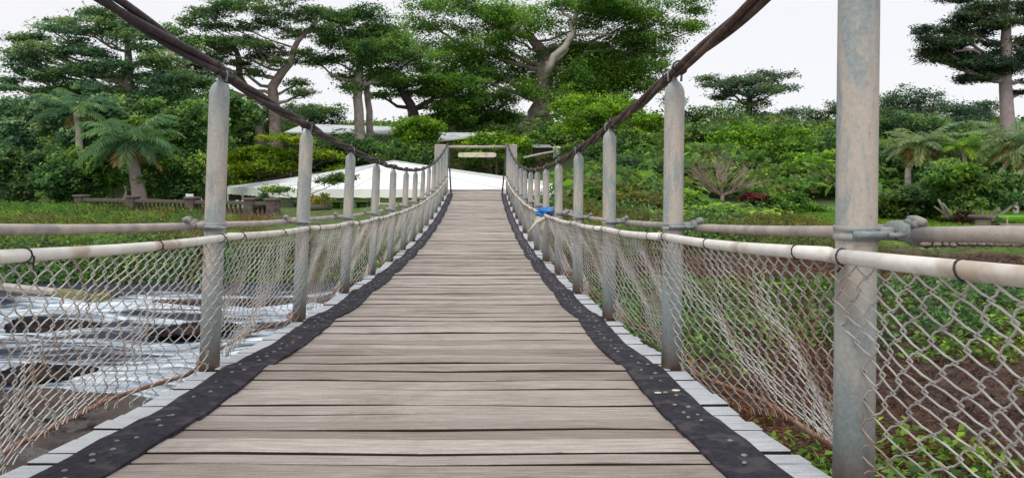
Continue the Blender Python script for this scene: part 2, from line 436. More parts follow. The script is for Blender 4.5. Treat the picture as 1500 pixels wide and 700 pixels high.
def ground_mat():
    t = NT('earth_and_grass')
    geo = t.new('ShaderNodeNewGeometry')
    p = geo.outputs['Position']
    sep = t.new('ShaderNodeSeparateXYZ'); t.l.new(p, sep.inputs[0])
    n1 = t.noise(p, 0.45, 5, 0.6); n2 = t.noise(p, 6.0, 6, 0.75); n3 = t.noise(p, 28, 4, 0.7)
    soil = t.ramp(n2, [(0.3, (0.035, 0.024, 0.021)), (0.5, (0.085, 0.056, 0.047)), (0.7, (0.17, 0.115, 0.095))])
    grass = t.ramp(n2, [(0.3, (0.045, 0.10, 0.018)), (0.55, (0.10, 0.20, 0.035)), (0.75, (0.19, 0.26, 0.07))])
    lawn = t.ramp(n3, [(0.3, (0.10, 0.17, 0.03)), (0.7, (0.20, 0.30, 0.065))])
    # where grass grows: banks past the river, lawn past the stone wall
    gd = t.new('ShaderNodeMapRange'); gd.inputs[1].default_value = 19.5; gd.inputs[2].default_value = 22.5
    t.l.new(t.math('ADD', sep.outputs[1], t.math('MULTIPLY', t.math('SUBTRACT', n1, 0.5), 5.0)), gd.inputs[0])
    patch = t.ramp(n1, [(0.42, 0.25), (0.6, 1.0)])
    col = t.mix(t.math('MULTIPLY', gd.outputs[0], t.math('MAXIMUM', patch, 0.0)), soil, grass)
    lx = t.new('ShaderNodeMapRange'); lx.inputs[1].default_value = 9.5; lx.inputs[2].default_value = 12.0
    t.l.new(sep.outputs[0], lx.inputs[0])
    ld = t.new('ShaderNodeMapRange'); ld.inputs[1].default_value = 21.3; ld.inputs[2].default_value = 21.6
    t.l.new(sep.outputs[1], ld.inputs[0])
    lawnf = t.math('MULTIPLY', lx.outputs[0], ld.outputs[0])
    ml = t.new('ShaderNodeMapRange'); ml.inputs[1].default_value = 36; ml.inputs[2].default_value = 40
    t.l.new(sep.outputs[1], ml.inputs[0])
    mh = t.new('ShaderNodeMapRange'); mh.inputs[1].default_value = 62; mh.inputs[2].default_value = 57
    t.l.new(sep.outputs[1], mh.inputs[0])
    col = t.mix(t.math('MAXIMUM', lawnf, t.math('MULTIPLY', t.math('MULTIPLY', ml.outputs[0], mh.outputs[0]), 0.8)), col, lawn)
    forest = t.ramp(n2, [(0.3, (0.02, 0.03, 0.012)), (0.7, (0.06, 0.085, 0.03))])
    fd = t.new('ShaderNodeMapRange'); fd.inputs[1].default_value = 56; fd.inputs[2].default_value = 61
    fx = t.new('ShaderNodeMapRange'); fx.inputs[1].default_value = 3; fx.inputs[2].default_value = 6
    t.l.new(sep.outputs[0], fx.inputs[0])
    fr = t.new('ShaderNodeMapRange'); fr.inputs[1].default_value = 31; fr.inputs[2].default_value = 34
    t.l.new(sep.outputs[1], fd.inputs[0]); t.l.new(sep.outputs[1], fr.inputs[0])
    col = t.mix(t.math('MAXIMUM', fd.outputs[0], t.math('MULTIPLY', fx.outputs[0], fr.outputs[0])), col, forest)
    t.bump(n2, 0.7, 0.08)
    return t.done(col, 0.95, 0, 0.15)
ground = link('ground', np_mesh('ground', V, Q, smooth=True), ground_mat())
tag(ground, kind='structure')

# water with foam, shaped by real waves
def water():
    wx = np.linspace(-40, 1.5, 330); wd = np.linspace(2, 24, 240)
    X, D = np.meshgrid(wx, wd)
    w = fbm(X * 0.55 + 3, D * 1.3 + X * 0.22, 5) - 0.47
    ridge = np.abs(fbm(X * 0.3 + 9, D * 0.9 + X * 0.10, 4) - 0.47)
    rap = np.clip((20.5 - D) / 2.5, 0.06, 1)
    z = EYE - 3.0 + rap * (w * 0.42 - ridge * 0.15)
    z = z - np.clip((17 - D) / 6, 0, 1) * 0.12
    foam = fbm(X * 0.34 + 2.2, D * 1.05 + X * 0.16 + 7, 4)
    # foam gathers in two chutes that fall towards the bridge
    f = (foam - 0.47) * 3.2 + rap * 0.42 - 0.05
    chute = np.exp(-((D - 16.3 - 0.09 * (X + 6)) / 1.7) ** 2) + 0.75 * np.exp(-((D - 11.6 - 0.05 * (X + 6)) / 1.4) ** 2)
    f = f * 0.62 + chute * 0.55 - np.clip((D - 18.5) / 2, 0, 1) * 0.9 - np.clip((9.0 - D) / 1.5, 0, 1)*0.5
    V = np.stack([X, D, z], -1).reshape(-1, 3)
    n, m = len(wx), len(wd)
    i = np.arange(n * m).reshape(m, n)
    Q = np.stack([i[:-1, :-1], i[:-1, 1:], i[1:, 1:], i[1:, :-1]], -1).reshape(-1, 4)
    t = NT('river_water')
    at = t.new('ShaderNodeAttribute'); at.attribute_name = 'tone'
    geo = t.new('ShaderNodeNewGeometry')
    mp = t.new('ShaderNodeMapping'); mp.inputs['Scale'].default_value = (0.30, 3.0, 1.5)
    mp.inputs['Rotation'].default_value = (0, 0, 0.16)
    t.l.new(geo.outputs['Position'], mp.inputs[0])
    n1 = t.noise(mp.outputs[0], 1.6, 5, 0.6, 0.5); n2 = t.noise(mp.outputs[0], 5, 4, 0.62)
    ff = t.math('ADD', t.math('SUBTRACT', at.outputs['Fac'], 0.03), t.math('MULTIPLY', t.math('SUBTRACT', n1, 0.5), 3.4))
    fac = t.ramp(ff, [(0.12, 0.0), (0.55, 0.55), (0.95, 1.0)])
    dark = t.ramp(n2, [(0.35, (0.006, 0.010, 0.022)), (0.7, (0.03, 0.042, 0.062))])
    foamc = t.ramp(n2, [(0.34, (0.20, 0.28, 0.37)), (0.5, (0.50, 0.58, 0.65)), (0.66, (0.82, 0.86, 0.89))])
    col = t.mix(fac, dark, foamc)
    t.bump(n1, 0.3, 0.05)
    o = link('river', np_mesh('river', V, Q, f.ravel(), True), t.done(col, t.ramp(fac, [(0, 0.42), (1, 0.8)]), 0, 0.08))
    tag(o, kind='structure')
water()

# ------------------------------------------------------------------ foliage machinery
def leaf_quads(cen, size, aspect=0.5, up=0.6, g=None, droop=0.0):
    """one bent leaf (two triangles) at each centre; returns verts and quads"""
    g = g or rng
    n = len(cen)
    nrm = g.normal(size=(n, 3)); nrm[:, 2] = np.abs(nrm[:, 2]) + up * 1.6
    nrm /= np.linalg.norm(nrm, axis=1)[:, None]
    a = g.normal(size=(n, 3)); a[:, 2] -= droop
    a -= nrm * (a * nrm).sum(1)[:, None]; a /= np.linalg.norm(a, axis=1)[:, None] + 1e-9
    b = np.cross(nrm, a)
    s = (size * (0.6 + 0.8 * g.random(n)))[:, None]
    V = np.empty((n, 4, 3))
    V[:, 0] = cen - a * s * 0.5
    V[:, 1] = cen + b * s * 0.5 * aspect + nrm * s * 0.08
    V[:, 2] = cen + a * s * 0.5
    V[:, 3] = cen - b * s * 0.5 * aspect + nrm * s * 0.08
    return V.reshape(-1, 3), np.arange(4 * n).reshape(-1, 4)

def cloud(ells, n, clump=0.55, shell=0.55, flat=0.45, per=26, lump=7):
    """leaf centres in clumps through a set of ellipsoids (centre, radii); returns centres and tones"""
    E2 = []
    for c, r in ells:
        c = np.array(c); r = np.array(r, float)
        off = rng.random() * .26 - .13
        E2.append((c, r * .62, off))
        for _ in range(lump):
            u = rng.normal(size=3); u /= np.linalg.norm(u)
            sc_ = rng.uniform(.22, .55)
            zz = rng.uniform(1.0, 1.9)
            E2.append((c + u * r * np.array([1, 1, 1.15]) * rng.uniform(.45, 1.02), r * np.array([sc_, sc_, min(sc_ * zz, .8)]), off + rng.normal() * .09))
    ells = E2
    vol = np.array([(e[1][0] * e[1][1] * e[1][2]) ** 0.80 for e in ells]); vol /= vol.sum()
    out = []; tone = []
    for (c, r, off), w in zip(ells, vol):
        k = max(4, int(n * w / per))
        u = rng.normal(size=(k, 3)); u /= np.linalg.norm(u, axis=1)[:, None]
        rad = np.where(rng.random(k) < shell, 0.78 + 0.27 * rng.random(k), rng.random(k) ** 0.45)
        cc = np.array(c) + u * rad[:, None] * np.array(r)
        ct = np.clip(0.46 + off + 0.20 * rng.normal(size=k), 0, 1)
        cs = clump * (0.55 + 0.9 * rng.random(k))
        j = rng.normal(size=(k, per, 3)) * np.array([1, 1, flat]) * cs[:, None, None] * 0.6
        out.append((cc[:, None] + j).reshape(-1, 3))
        tone.append((ct[:, None] + 0.16 * rng.normal(size=(k, per))).ravel())
    return np.concatenate(out), np.clip(np.concatenate(tone), 0, 1)

def leaves_obj(name, ells, n, size, mat, parent, clump=0.55, aspect=0.5, up=0.6, shell=0.55, flat=0.45, per=26, droop=0.0):
    c, t = cloud(ells, n, clump, shell, flat, per)
    V, Q = leaf_quads(c, size, aspect, up, droop=droop)
    return link(name, np_mesh(name, V, Q, np.repeat(t, 4)), mat, parent)

def branch_pts(a, b, k=5, sag=0.0, wob=0.05):
    a = Vector(a); b = Vector(b); L = (b - a).length
    out = []
    for i in range(k + 1):
        t = i / k
        p = a.lerp(b, t)
        p.z += sag * L * 4 * t * (1 - t) * 0.5
        if 0 < i < k:
            p += Vector((random.uniform(-1, 1), random.uniform(-1, 1), random.uniform(-1, 1))) * wob * L
        out.append(p)
    return out

def interp_path(path, t):
    f = t * (len(path) - 1); i = min(int(f), len(path) - 2)
    return path[i].lerp(path[i + 1], f - i)

def tree(name, label, cat, group, d, trunk, ells, n, size, green, bark='bark', depth=0.8, clump=0.6, limbs=1.0,
         flat=0.4, aspect=0.5, jitter=0.5, up=0.6, shell=0.55, split=0, lower=0.35, twigs=2, limb_r=0.5):
    """trunk: [(px, py, radius m), ...] from the base up; ells: [(px, py, rx, ry)] crown masses in photograph pixels at distance d"""
    k = d / F
    pts = [P(x, y, d) for x, y, r in trunk]; rad = [r for x, y, r in trunk]
    gz = float(terr(pts[0].x, d, True))
    if pts[0].z > gz:
        pts.insert(0, Vector((pts[0].x, d, gz - 0.2))); rad.insert(0, rad[0] * 1.25)
    root = empty(name, (pts[0].x, d, gz))
    tag(root, label, cat, group)
    o = Vector(root.location)
    W = []
    for (x, y, rx, ry) in ells:
        c = P(x, y, d); c.y += random.uniform(-1, 1) * jitter * max(rx * k, 1.0)
        W.append((c - o, (rx * k, max(rx * k * depth, 0.25), ry * k)))
    mb = MB()
    # smooth trunk
    path = [p - o for p in pts]
    fine = []; fr = []
    for i in range(len(path) - 1):
        for s in range(3):
            t = s / 3
            q = path[i].lerp(path[i + 1], t)
            if i + s > 0: q = q + Vector((random.uniform(-1, 1), random.uniform(-1, 1), 0)) * rad[i] * 0.25
            fine.append(q); fr.append(rad[i] * (1 - t) + rad[i + 1] * t)
    fine.append(path[-1]); fr.append(rad[-1])
    mb.tube(fine, fr, 9)
    for (c, r) in W:
        if random.random() > limbs: continue
        # leave the trunk below the crown mass
        zt = [q.z for q in fine]
        best = min(range(len(fine)), key=lambda i: abs(zt[i] - (c.z - abs(c.x - fine[i].x) * 0.45)) + (0 if i > lower * len(fine) else 50))
        st = fine[best]; r0 = max(fr[best] * limb_r, 0.02)
        bp = branch_pts(st, c + Vector((0, 0, -r[2] * 0.3)), 5, -0.06, 0.045)
        mb.tube(bp, [r0 * (1 - 0.75 * i / 5) for i in range(6)], 6, cap=False)
        for _ in range(twigs):
            s = interp_path(bp, random.uniform(0.45, 0.95))
            e = c + Vector((random.uniform(-.9, .9) * r[0], random.uniform(-.9, .9) * r[1], random.uniform(-.2, .6) * r[2]))
            tp = branch_pts(s, e, 3, -0.05, 0.06)
            mb.tube(tp, [r0 * 0.32, r0 * 0.25, r0 * 0.18, r0 * 0.08], 5, cap=False)
    mb.build('trunk', M[bark], root, True)
    leaves_obj('crown', W, n, size, LM[green], root, clump, aspect, up, shell, flat)
    return root

def bush(name, label, cat, group, d, x, y, rx, ry, n, size, green, bark='bark_dark', lobes=6, clump=0.3, aspect=0.55, flat=0.55, up=0.5):
    """a round shrub or low tree: crown of several lobes, stems from the ground"""
    rx *= 1.22; ry *= 1.22; n = int(n * 1.45)
    E = [(x, y, rx * 0.62, ry * 0.7)]
    for i in range(lobes):
        a = 2 * PI * i / lobes + random.uniform(-.4, .4)
        E.append((x + math.cos(a) * rx * 0.62, y - math.sin(a) * ry * 0.55, rx * random.uniform(.3, .48), ry * random.uniform(.28, .5)))
    k = d / F
    tr = [(x, y + ry * 0.9, max(rx * k * 0.035, 0.02)), (x + rx * 0.05, y, max(rx * k * 0.022, 0.012))]
    return tree(name, label, cat, group, d, tr, E, n, size, green, bark, 0.85, clump, 0.8, flat, aspect, 0.4, up, 0.6, twigs=1, lower=0.0)

def frond(mbv, mbq, tones, base, az, el, L, droop, wid, nl=16, tone=0.5):
    """pinnate palm frond as a midrib strip and paired drooping leaflets (numpy lists)"""
    pts = []
    p = np.array(base, float); e = el
    n = 9
    for i in range(n + 1):
        pts.append(p.copy())
        dirv = np.array([math.cos(az) * math.cos(e), math.sin(az) * math.cos(e), math.sin(e)])
        p = p + dirv * L / n
        e -= droop / n * (0.6 + 0.9 * i / n)
    pts = np.array(pts)
    side = np.array([-math.sin(az), math.cos(az), 0])
    V = []; Qs = []
    for i in range(n):
        w = 0.014 * L * (1 - i / n) + 0.004
        b = len(V)
        V += [pts[i] - side * w, pts[i] + side * w, pts[i + 1] + side * w * .8, pts[i + 1] - side * w * .8]
        Qs.append((b, b + 1, b + 2, b + 3))
    for j in range(nl):
        t = 0.12 + 0.86 * j / (nl - 1)
        f = t * n; i = min(int(f), n - 1)
        c = pts[i] + (pts[i + 1] - pts[i]) * (f - i)
        fw = pts[i + 1] - pts[i]; fw = fw / np.linalg.norm(fw)
        ll = wid * (math.sin(PI * min(1, 0.18 + 0.8 * t)) ** 0.6 + 0.1) * random.uniform(.85, 1.1)
        for s in (-1, 1):
            dv = side * s * 0.85 + fw * 0.55 + np.array([0, 0, -0.42 + random.uniform(-.15, .15)])
            dv /= np.linalg.norm(dv)
            wv = fw * L / nl * 0.42
            b = len(V)
            V += [c - wv * 0.5, c + dv * ll * 0.5 - wv + np.array([0, 0, 0.03 * ll]), c + dv * ll + np.array([0, 0, -0.12 * ll]), c + dv * ll * 0.5 + wv]
            Qs.append((b, b + 1, b + 2, b + 3))
    return np.array(V), np.array(Qs)

def frond_obj(parent, base, az, el, L, droop, wid, mat, tone, nl=16, name='frond'):
    V, Q = frond(None, None, None, base, az, el, L, droop, wid, nl)
    tn = np.clip(tone + 0.12 * rng.normal(size=len(Q)), 0, 1)
    return link(name, np_mesh(name, V, Q, np.repeat(tn, 4)), mat, parent)

def palm(label, group, d, trunk, nf, L, green='palm', dead=0, bark='bark_pale', droop=1.5, wid=0.45, name='palm_tree', elr=(0.1, 1.2), deadL=0.8, nl=16):
    pts = [P(x, y, d) for x, y, r in trunk]; rad = [r for x, y, r in trunk]
    gz = float(terr(pts[0].x, d))
    if pts[0].z > gz: pts.insert(0, Vector((pts[0].x, d, gz - 0.1))); rad.insert(0, rad[0] * 1.1)
    root = empty(name, (pts[0].x, d, gz)); tag(root, label, 'palm', group)
    o = Vector(root.location); path = [p - o for p in pts]
    fine = []; fr = []
    for i in range(len(path) - 1):
        for s in range(4):
            t = s / 4; fine.append(path[i].lerp(path[i + 1], t)); fr.append((rad[i] * (1 - t) + rad[i + 1] * t) * (1.0 + 0.05 * ((i * 4 + s) % 2)))
    fine.append(path[-1]); fr.append(rad[-1])
    mb = MB(); mb.tube(fine, fr, 10); mb.build('trunk', M[bark], root, True)
    top = path[-1]
    for i in range(nf):
        az = 2 * PI * i * 0.381966 + random.uniform(-.2, .2)
        el = elr[1] - (elr[1] - elr[0]) * (i / max(1, nf - 1)) + random.uniform(-.1, .1)
        frond_obj(root, top, az, el, L * random.uniform(.85, 1.1), droop * random.uniform(.8, 1.15), wid, LM[green], random.uniform(.35, .75), nl)
    for i in range(dead):
        az = 2 * PI * i * 0.381966 + random.uniform(-.3, .3)
        frond_obj(root, top - Vector((0, 0, 0.08)), az, random.uniform(-.5, .05), L * deadL * random.uniform(.8, 1.05), 1.2, wid, LM['dry'], random.uniform(.2, .9), nl, name='dead_frond')
    return root


# ------------------------------------------------------------------ the suspension bridge
BAY = 1.6
D0 = 1.664
NPOST = 15
XL, XR = -1.174, 0.826            # post lines
EL, ER = -1.232, 0.883            # deck edges
XC = (EL + ER) / 2; HW = (ER - EL) / 2
DN, DF = -0.9, 24.6               # deck ends

def z_deck(d, scallop=True):
    z = -1.15 + 0.0035 * (d - 12.5) ** 2
    if scallop:
        z -= 0.018 * abs(math.sin(PI * (d - D0) / BAY)) ** 0.7
    return z + EYE
def z_rail(d): return EYE - 0.53 + 0.0030 * (d - 12.5) ** 2
def z_cable(d):
    c = 0.0051 if d < 11.8 else 0.0057
    return EYE + 0.06 + c * (d - 11.8) ** 2

bridge = empty('suspension_bridge', (XC, D0, z_deck(D0)))
tag(bridge, 'narrow timber suspension footbridge with pipe posts, rusty cables and chain link sides', 'bridge')
BO = Vector(bridge.location)
def bpart(mb, name, mat, smooth=True, parent=None, at=None):
    """mesh collected in world space, hung under the bridge (or one of its parts)"""
    at = at or BO
    mb.v = [(a - at.x, b - at.y, c - at.z) for a, b, c in mb.v]
    o = mb.build(name, mat, parent or bridge, smooth)
    if parent is None: o.location = at - BO
    return o

# boards
bd = []
d = DN
k = -2
while d < DF:
    nxt = D0 + math.ceil((d - D0) / BAY + 1e-4) * BAY - 0.055
    span = nxt - d
    if span > 0.04:
        n = max(1, round(span / 0.124)); ws = [random.uniform(.70, 1.30) for _ in range(n)]
        s = sum(ws)
        for w in ws:
            bd.append((d, d + w / s * span, False)); d += w / s * span
    bd.append((d, d + 0.115, True)); d += 0.115
mb = MB(); mb.box((-1, -0.5, -0.5), (1, 0.5, 0.5), 0.0)
def board_mesh(i):
    """unit-size eased board with slightly uneven ends"""
    m = MB(); e0 = random.uniform(-.008, .008); e1 = random.uniform(-.008, .008)
    x0, x1 = -HW + e0, HW + e1
    y, t, b = 0.5, 0.045, 0.0025
    nseg = 4
    rows = []
    for j in range(nseg + 1):
        x = x0 + (x1 - x0) * j / nseg
        cup = 0.004 * math.sin(j * 2.1 + i)
        rows.append([(x, -y, -t), (x, -y, -b + cup), (x, -y + 0.02, cup), (x, y - 0.02, cup), (x, y, -b + cup), (x, y, -t)])
    for r in rows: m.v.extend(r)
    for j in range(nseg):
        for q in range(6):
            q2 = (q + 1) % 6
            m.f.append((j*6+q, (j+1)*6+q, (j+1)*6+q2, j*6+q2))
    m.f.append((5, 4, 3, 2, 1, 0)); m.f.append(tuple(nseg*6 + q for q in range(6)))
    return m.mesh('deck_plank')
bm_pool = [board_mesh(i) for i in range(8)]
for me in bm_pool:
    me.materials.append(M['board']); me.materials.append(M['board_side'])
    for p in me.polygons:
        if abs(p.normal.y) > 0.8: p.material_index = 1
strip_top = []
for i, (a, b, atpost) in enumerate(bd):
    mid = (a + b) / 2; gap = random.choice((0.007, 0.009, 0.010, 0.011, 0.014)) if not atpost else 0.009
    z = z_deck(mid) + random.uniform(-.004, .004) + (0.004 if atpost else 0)
    o = link('deck_plank', bm_pool[i % 8], None, bridge)
    o.location = Vector((XC, mid, z)) - BO
    sl = (z_deck(b) - z_deck(a)) / (b - a)
    o.rotation_euler = (math.atan(sl) + random.uniform(-.012, .012), 0, random.uniform(-.003, .003))
    sx = 0.925 if atpost else 1.0 + random.uniform(-.006, .006)
    o.scale = (sx, (b - a - gap), 1)
    strip_top.append((mid, z))

# rubber strips with their bolt heads
SM = np.array([s[0] for s in strip_top]); SZ = np.array([s[1] for s in strip_top])
bolt_me = MB(); bolt_me.lathe([(0.013, 0.0), (0.0125, 0.003), (0.007, 0.0055), (0.001, 0.006)], 8)
bolt_me = bolt_me.mesh('bolt', True); bolt_me.materials.append(M['bolt'])
for sgn, xo, xi in ((-1, -1.128, -0.95), (1, 0.782, 0.622)):
    m = MB(); cols = 5
    dd = np.arange(DN + 0.05, DF - 0.05, 0.08)
    def edge(x, d, ph):
        return x - sgn * 0.012 * abs(math.sin(PI * (d - D0) / BAY)) + 0.005 * math.sin(d * 2.7 + sgn)
    for d in dd:
        z = float(np.interp(d, SM, SZ)) + 0.013 + 0.003 * math.sin(d * 9)
        a = edge(xo, d, 0.4); b = edge(xi, d, 0.1 + 0.5 * sgn)
        for q in range(cols):
            t = q / (cols - 1)
            m.v.append((a + (b - a) * t, d, z + (0.004 if 0 < q < cols - 1 else 0.0)))
        m.v.append((b, d, z - 0.011)); m.v.append((a, d, z - 0.011))
    w = cols + 2
    for i in range(len(dd) - 1):
        for q in range(w):
            q2 = (q + 1) % w
            fce = (i*w+q, i*w+q2, (i+1)*w+q2, (i+1)*w+q)
            m.f.append(fce if sgn < 0 else fce[::-1])
    m.f.append(tuple(range(w))); m.f.append(tuple((len(dd)-1)*w + q for q in range(w)))
    st = bpart(m, 'rubber_strip', M['rubber'], False)
    far_b = MB()
    for i, (mid, z) in enumerate(strip_top):
        if mid < 0.9: continue
        a = edge(xo, mid, 0.4); b = edge(xi, mid, 0.1 + 0.5 * sgn)
        for q, t in enumerate((0.38, 0.60)):
            if random.random() < 0.22: continue
            p = Vector((a + (b - a) * (t + random.uniform(-.05, .05)), mid + (0.02 if q else -0.02) + random.uniform(-.02, .02), float(np.interp(mid, SM, SZ)) + 0.0165))
            if mid < 9.5:
                o = link('bolt', bolt_me, None, st); o.location = p - BO
                s = random.uniform(0.5, 0.8); o.scale = (s, s, .8)
            else:
                far_b.lathe([(0.012, 0), (0.009, 0.005)], 6, tuple(p - BO))
    ob = far_b.build('bolts', M['bolt'], st); tag(ob, kind='stuff')
# after parenting under the strip the strip itself sits at BO: its children use the same local frame
# worn patches and two white paint chips on the right strip
for (x, d, r) in ((0.655, 2.78, 0.011), (0.735, 2.83, 0.013)):
    m = MB(); z = float(np.interp(d, SM, SZ)) + 0.0195
    m.lathe([(r, 0), (r * 0.9, 0.002)], 7, (x, d, z), 1.3, 0.8)
    bpart(m, 'paint_chip', M['cream_board'], False)

# posts
POST_PROF_R = 0.043
def post_mesh(h):
    m = MB()
    m.lathe([(0.043, 0), (0.043, h * 0.3), (0.043, h * 0.62), (0.043, h - 0.085), (0.0425, h - 0.062), (0.037, h - 0.040), (0.026, h - 0.022), (0.013, h - 0.010), (0.009, h + 0.004)], 20)
    return m.mesh('post', True)
rails = {}
for side, xl in ((-1, XL), (1, XR)):
    for k in range(NPOST):
        d = D0 + BAY * k
        zb = z_deck(d) - 0.06; zt = z_cable(d) - 0.015
        h = zt - zb
        lean = (0.058 if side < 0 else 0.010) * (h / 1.3)
        lean = lean / h + random.uniform(-.006, .006)
        o = link('post', post_mesh(h), M['post'], bridge)
        o.location = Vector((xl - (0.02 if side < 0 else 0), d, zb)) - BO
        o.rotation_euler = (random.uniform(-.006, .006), lean, random.uniform(0, 6))
        o.rotation_euler.z = 0
        ay = o.rotation_euler.y
        # top hook, sub-part: a pin through the flattened tip and a shackle over the cable
        m = MB()
        m.tube([(0, 0, h - 0.02), (0, 0, h + 0.035), (0.003, 0.0, h + 0.07)], [0.009, 0.008, 0.004], 6)
        m.tube([(-0.028, 0, h - 0.012), (-0.030, 0, h + 0.03), (0, 0, h + 0.05), (0.030, 0, h + 0.03), (0.028, 0, h - 0.012)], 0.0055, 6)
        m.build('shackle', M['clamp'], o, True)
        # scaffold clamp round the post at rail height
        zc = z_rail(d) + 0.047 - zb
        m = MB(); sg = side
        m.lathe([(0.0475, zc - 0.016), (0.0475, zc - 0.005), (0.0455, zc - 0.004), (0.0455, zc + 0.004), (0.0475, zc + 0.005), (0.0475, zc + 0.016)], 18)
        m.box((0.030 * sg if sg > 0 else -0.10, -0.012, zc - 0.015), (0.10 if sg > 0 else -0.030, 0.012, zc + 0.014), 0.004)
        m.box((-0.030, -0.056, zc - 0.0075), (0.055, -0.044, zc + 0.0075), 0.003)
        m.tube([(0.04, -0.062, zc), (0.075, -0.062, zc)], 0.006, 6)
        m.build('clamp', M['clamp'], o, True)
        # coupler on the outer tube
        m = MB(); zc2 = zc + 0.004
        x2 = 0.100 * sg
        m.tube([(x2, -0.055, zc2), (x2, -0.030, zc2 + .002), (x2, 0.035, zc2)], [0.0225, 0.0245, 0.0225], 12)
        m.box((x2 - 0.012, -0.075, zc2 + 0.014), (x2 + 0.014, -0.030, zc2 + 0.031), 0.005)
        m.tube([(x2, -0.085, zc2 + 0.026), (x2, -0.060, zc2 + 0.028), (x2 + 0.006, -0.02, zc2 + 0.030)], [0.009, 0.011, 0.007], 8)
        m.tube([(x2 - 0.028, -0.04, zc2 - 0.004), (x2 + 0.030, -0.04, zc2 - 0.002)], 0.007, 6)
        m.build('coupler', M['clamp'], o, True)
        # steel beam below the boards carrying the post pair
        if side < 0:
            m = MB(); zz = z_deck(d) - 0.05
            m.box((XL - 0.06, d - 0.035, zz - 0.10), (XR + 0.06, d + 0.035, zz - 0.002), 0.004)
            bpart(m, 'cross_beam', M['steel'], False)

# the hand rail of cream pipe (inside) and the scaffold tube (outside), one length per bay, with wire ties
def lean_x(side, d, z):
    xl = XL - 0.02 if side < 0 else XR
    return xl + (0.045 if side < 0 else 0.008) * (z - z_deck(d))
_m = MB()
_ring = [(0.0178 * math.cos(q), 0.006 * math.sin(q + 1), 0.0178 * math.sin(q)) for q in np.linspace(0, 2 * PI, 11)]
_m.tube(_ring + [(0.019, 0.012, -0.004), (0.012, 0.022, -0.034)], 0.0022, 5)
TIE = _m.mesh('wire_tie', True); TIE.materials.append(M['wire_dark'])
for side in (-1, 1):
    for k in range(-1, NPOST - 1):
        a = D0 + BAY * k; b = a + BAY
        if k == -1: a = -0.7
        ph = random.uniform(0, 6)
        pts = []; N = 8
        j0 = random.uniform(-.006, .006); j1 = random.uniform(-.006, .006)
        for i in range(N + 1):
            t = i / N; d = a + (b - a) * t
            d2 = d - 0.03 + 0.05 * t
            z = z_rail(d) + j0 * (1 - t) + j1 * t - 0.008 * math.sin(PI * t)
            x = lean_x(side, d, z) - side * (0.062 + 0.004 * math.sin(ph + 3 * t)) - side * (0.012 * (1 - t) - 0.006)
            pts.append((x, d2, z))
        m = MB(); m.tube(pts, 0.0162, 12)
        hr = bpart(m, 'hand_rail', M['white_pipe'])
        for tt in ((0.10, 0.55, 0.93) if k > -1 else (0.35, 0.6, 0.80, 0.97)):
            f = tt * N; i = min(int(f), N - 1); p = Vector(pts[i]).lerp(Vector(pts[i + 1]), f - i)
            tie = link('wire_tie', TIE, None, hr); tie.location = p - BO; tie.rotation_euler = (0, random.uniform(-.5, .5), random.uniform(-.2, .2))
        # outer tube
        pts = []
        r0 = random.uniform(-.006, .008)
        for i in range(N + 1):
            t = i / N; d = a + (b - a) * t
            z = z_rail(d) + 0.050 + r0 - 0.004 * math.sin(PI * t) - 0.006 * t
            pts.append((lean_x(side, d, z) + side * 0.100, d + (0.03 if i == 0 else (-0.07 if i == N else 0)), z))
        m = MB(); m.tube(pts, 0.0158, 12)
        bpart(m, 'outer_rail', M['beige_pipe'])

_m = MB(); _m.tube([(0.031 * math.cos(q), 0, 0.031 * math.sin(q)) for q in np.linspace(0, 2 * PI, 11)], 0.004, 5)
BIND = _m.mesh('cable_binding', True); BIND.materials.append(M['wire_dark'])
# main cables: three twisted strands each side, rising past the near end and ending on the far portal
for side in (-1, 1):
    dd = np.arange(-0.9, 24.75, 0.07)
    cx = (XL + 0.042) if side < 0 else XR + 0.012
    for s in range(3):
        m = MB(); pts = []
        for d in dd:
            ph = 2 * PI * s / 3 + d * 3.1 + 0.5 * math.sin(d * 1.3)
            rr = 0.0125 + 0.006 * abs(math.sin(PI * (d - D0) / BAY)) * (0.6 + 0.4 * math.sin(d * 1.1 + side))
            kn = 0.010 * abs(math.sin(PI * (d - D0) / BAY))
            pts.append((cx + rr * math.cos(ph), d, z_cable(d) + 0.012 + rr * math.sin(ph) - kn))
        m.tube(pts, 0.0135, 7)
        bpart(m, 'main_cable', M['cable_dark' if side < 0 else 'cable'])
    for k in range(NPOST):
        d = D0 + BAY * k
        for dz in (-0.10, 0.07):
            o = link('cable_binding', BIND, None, bridge); o.location = Vector((cx, d + dz, z_cable(d + dz) + 0.010)) - BO
            o.rotation_euler = (random.uniform(-.3, .3), random.uniform(0, 6), 0)

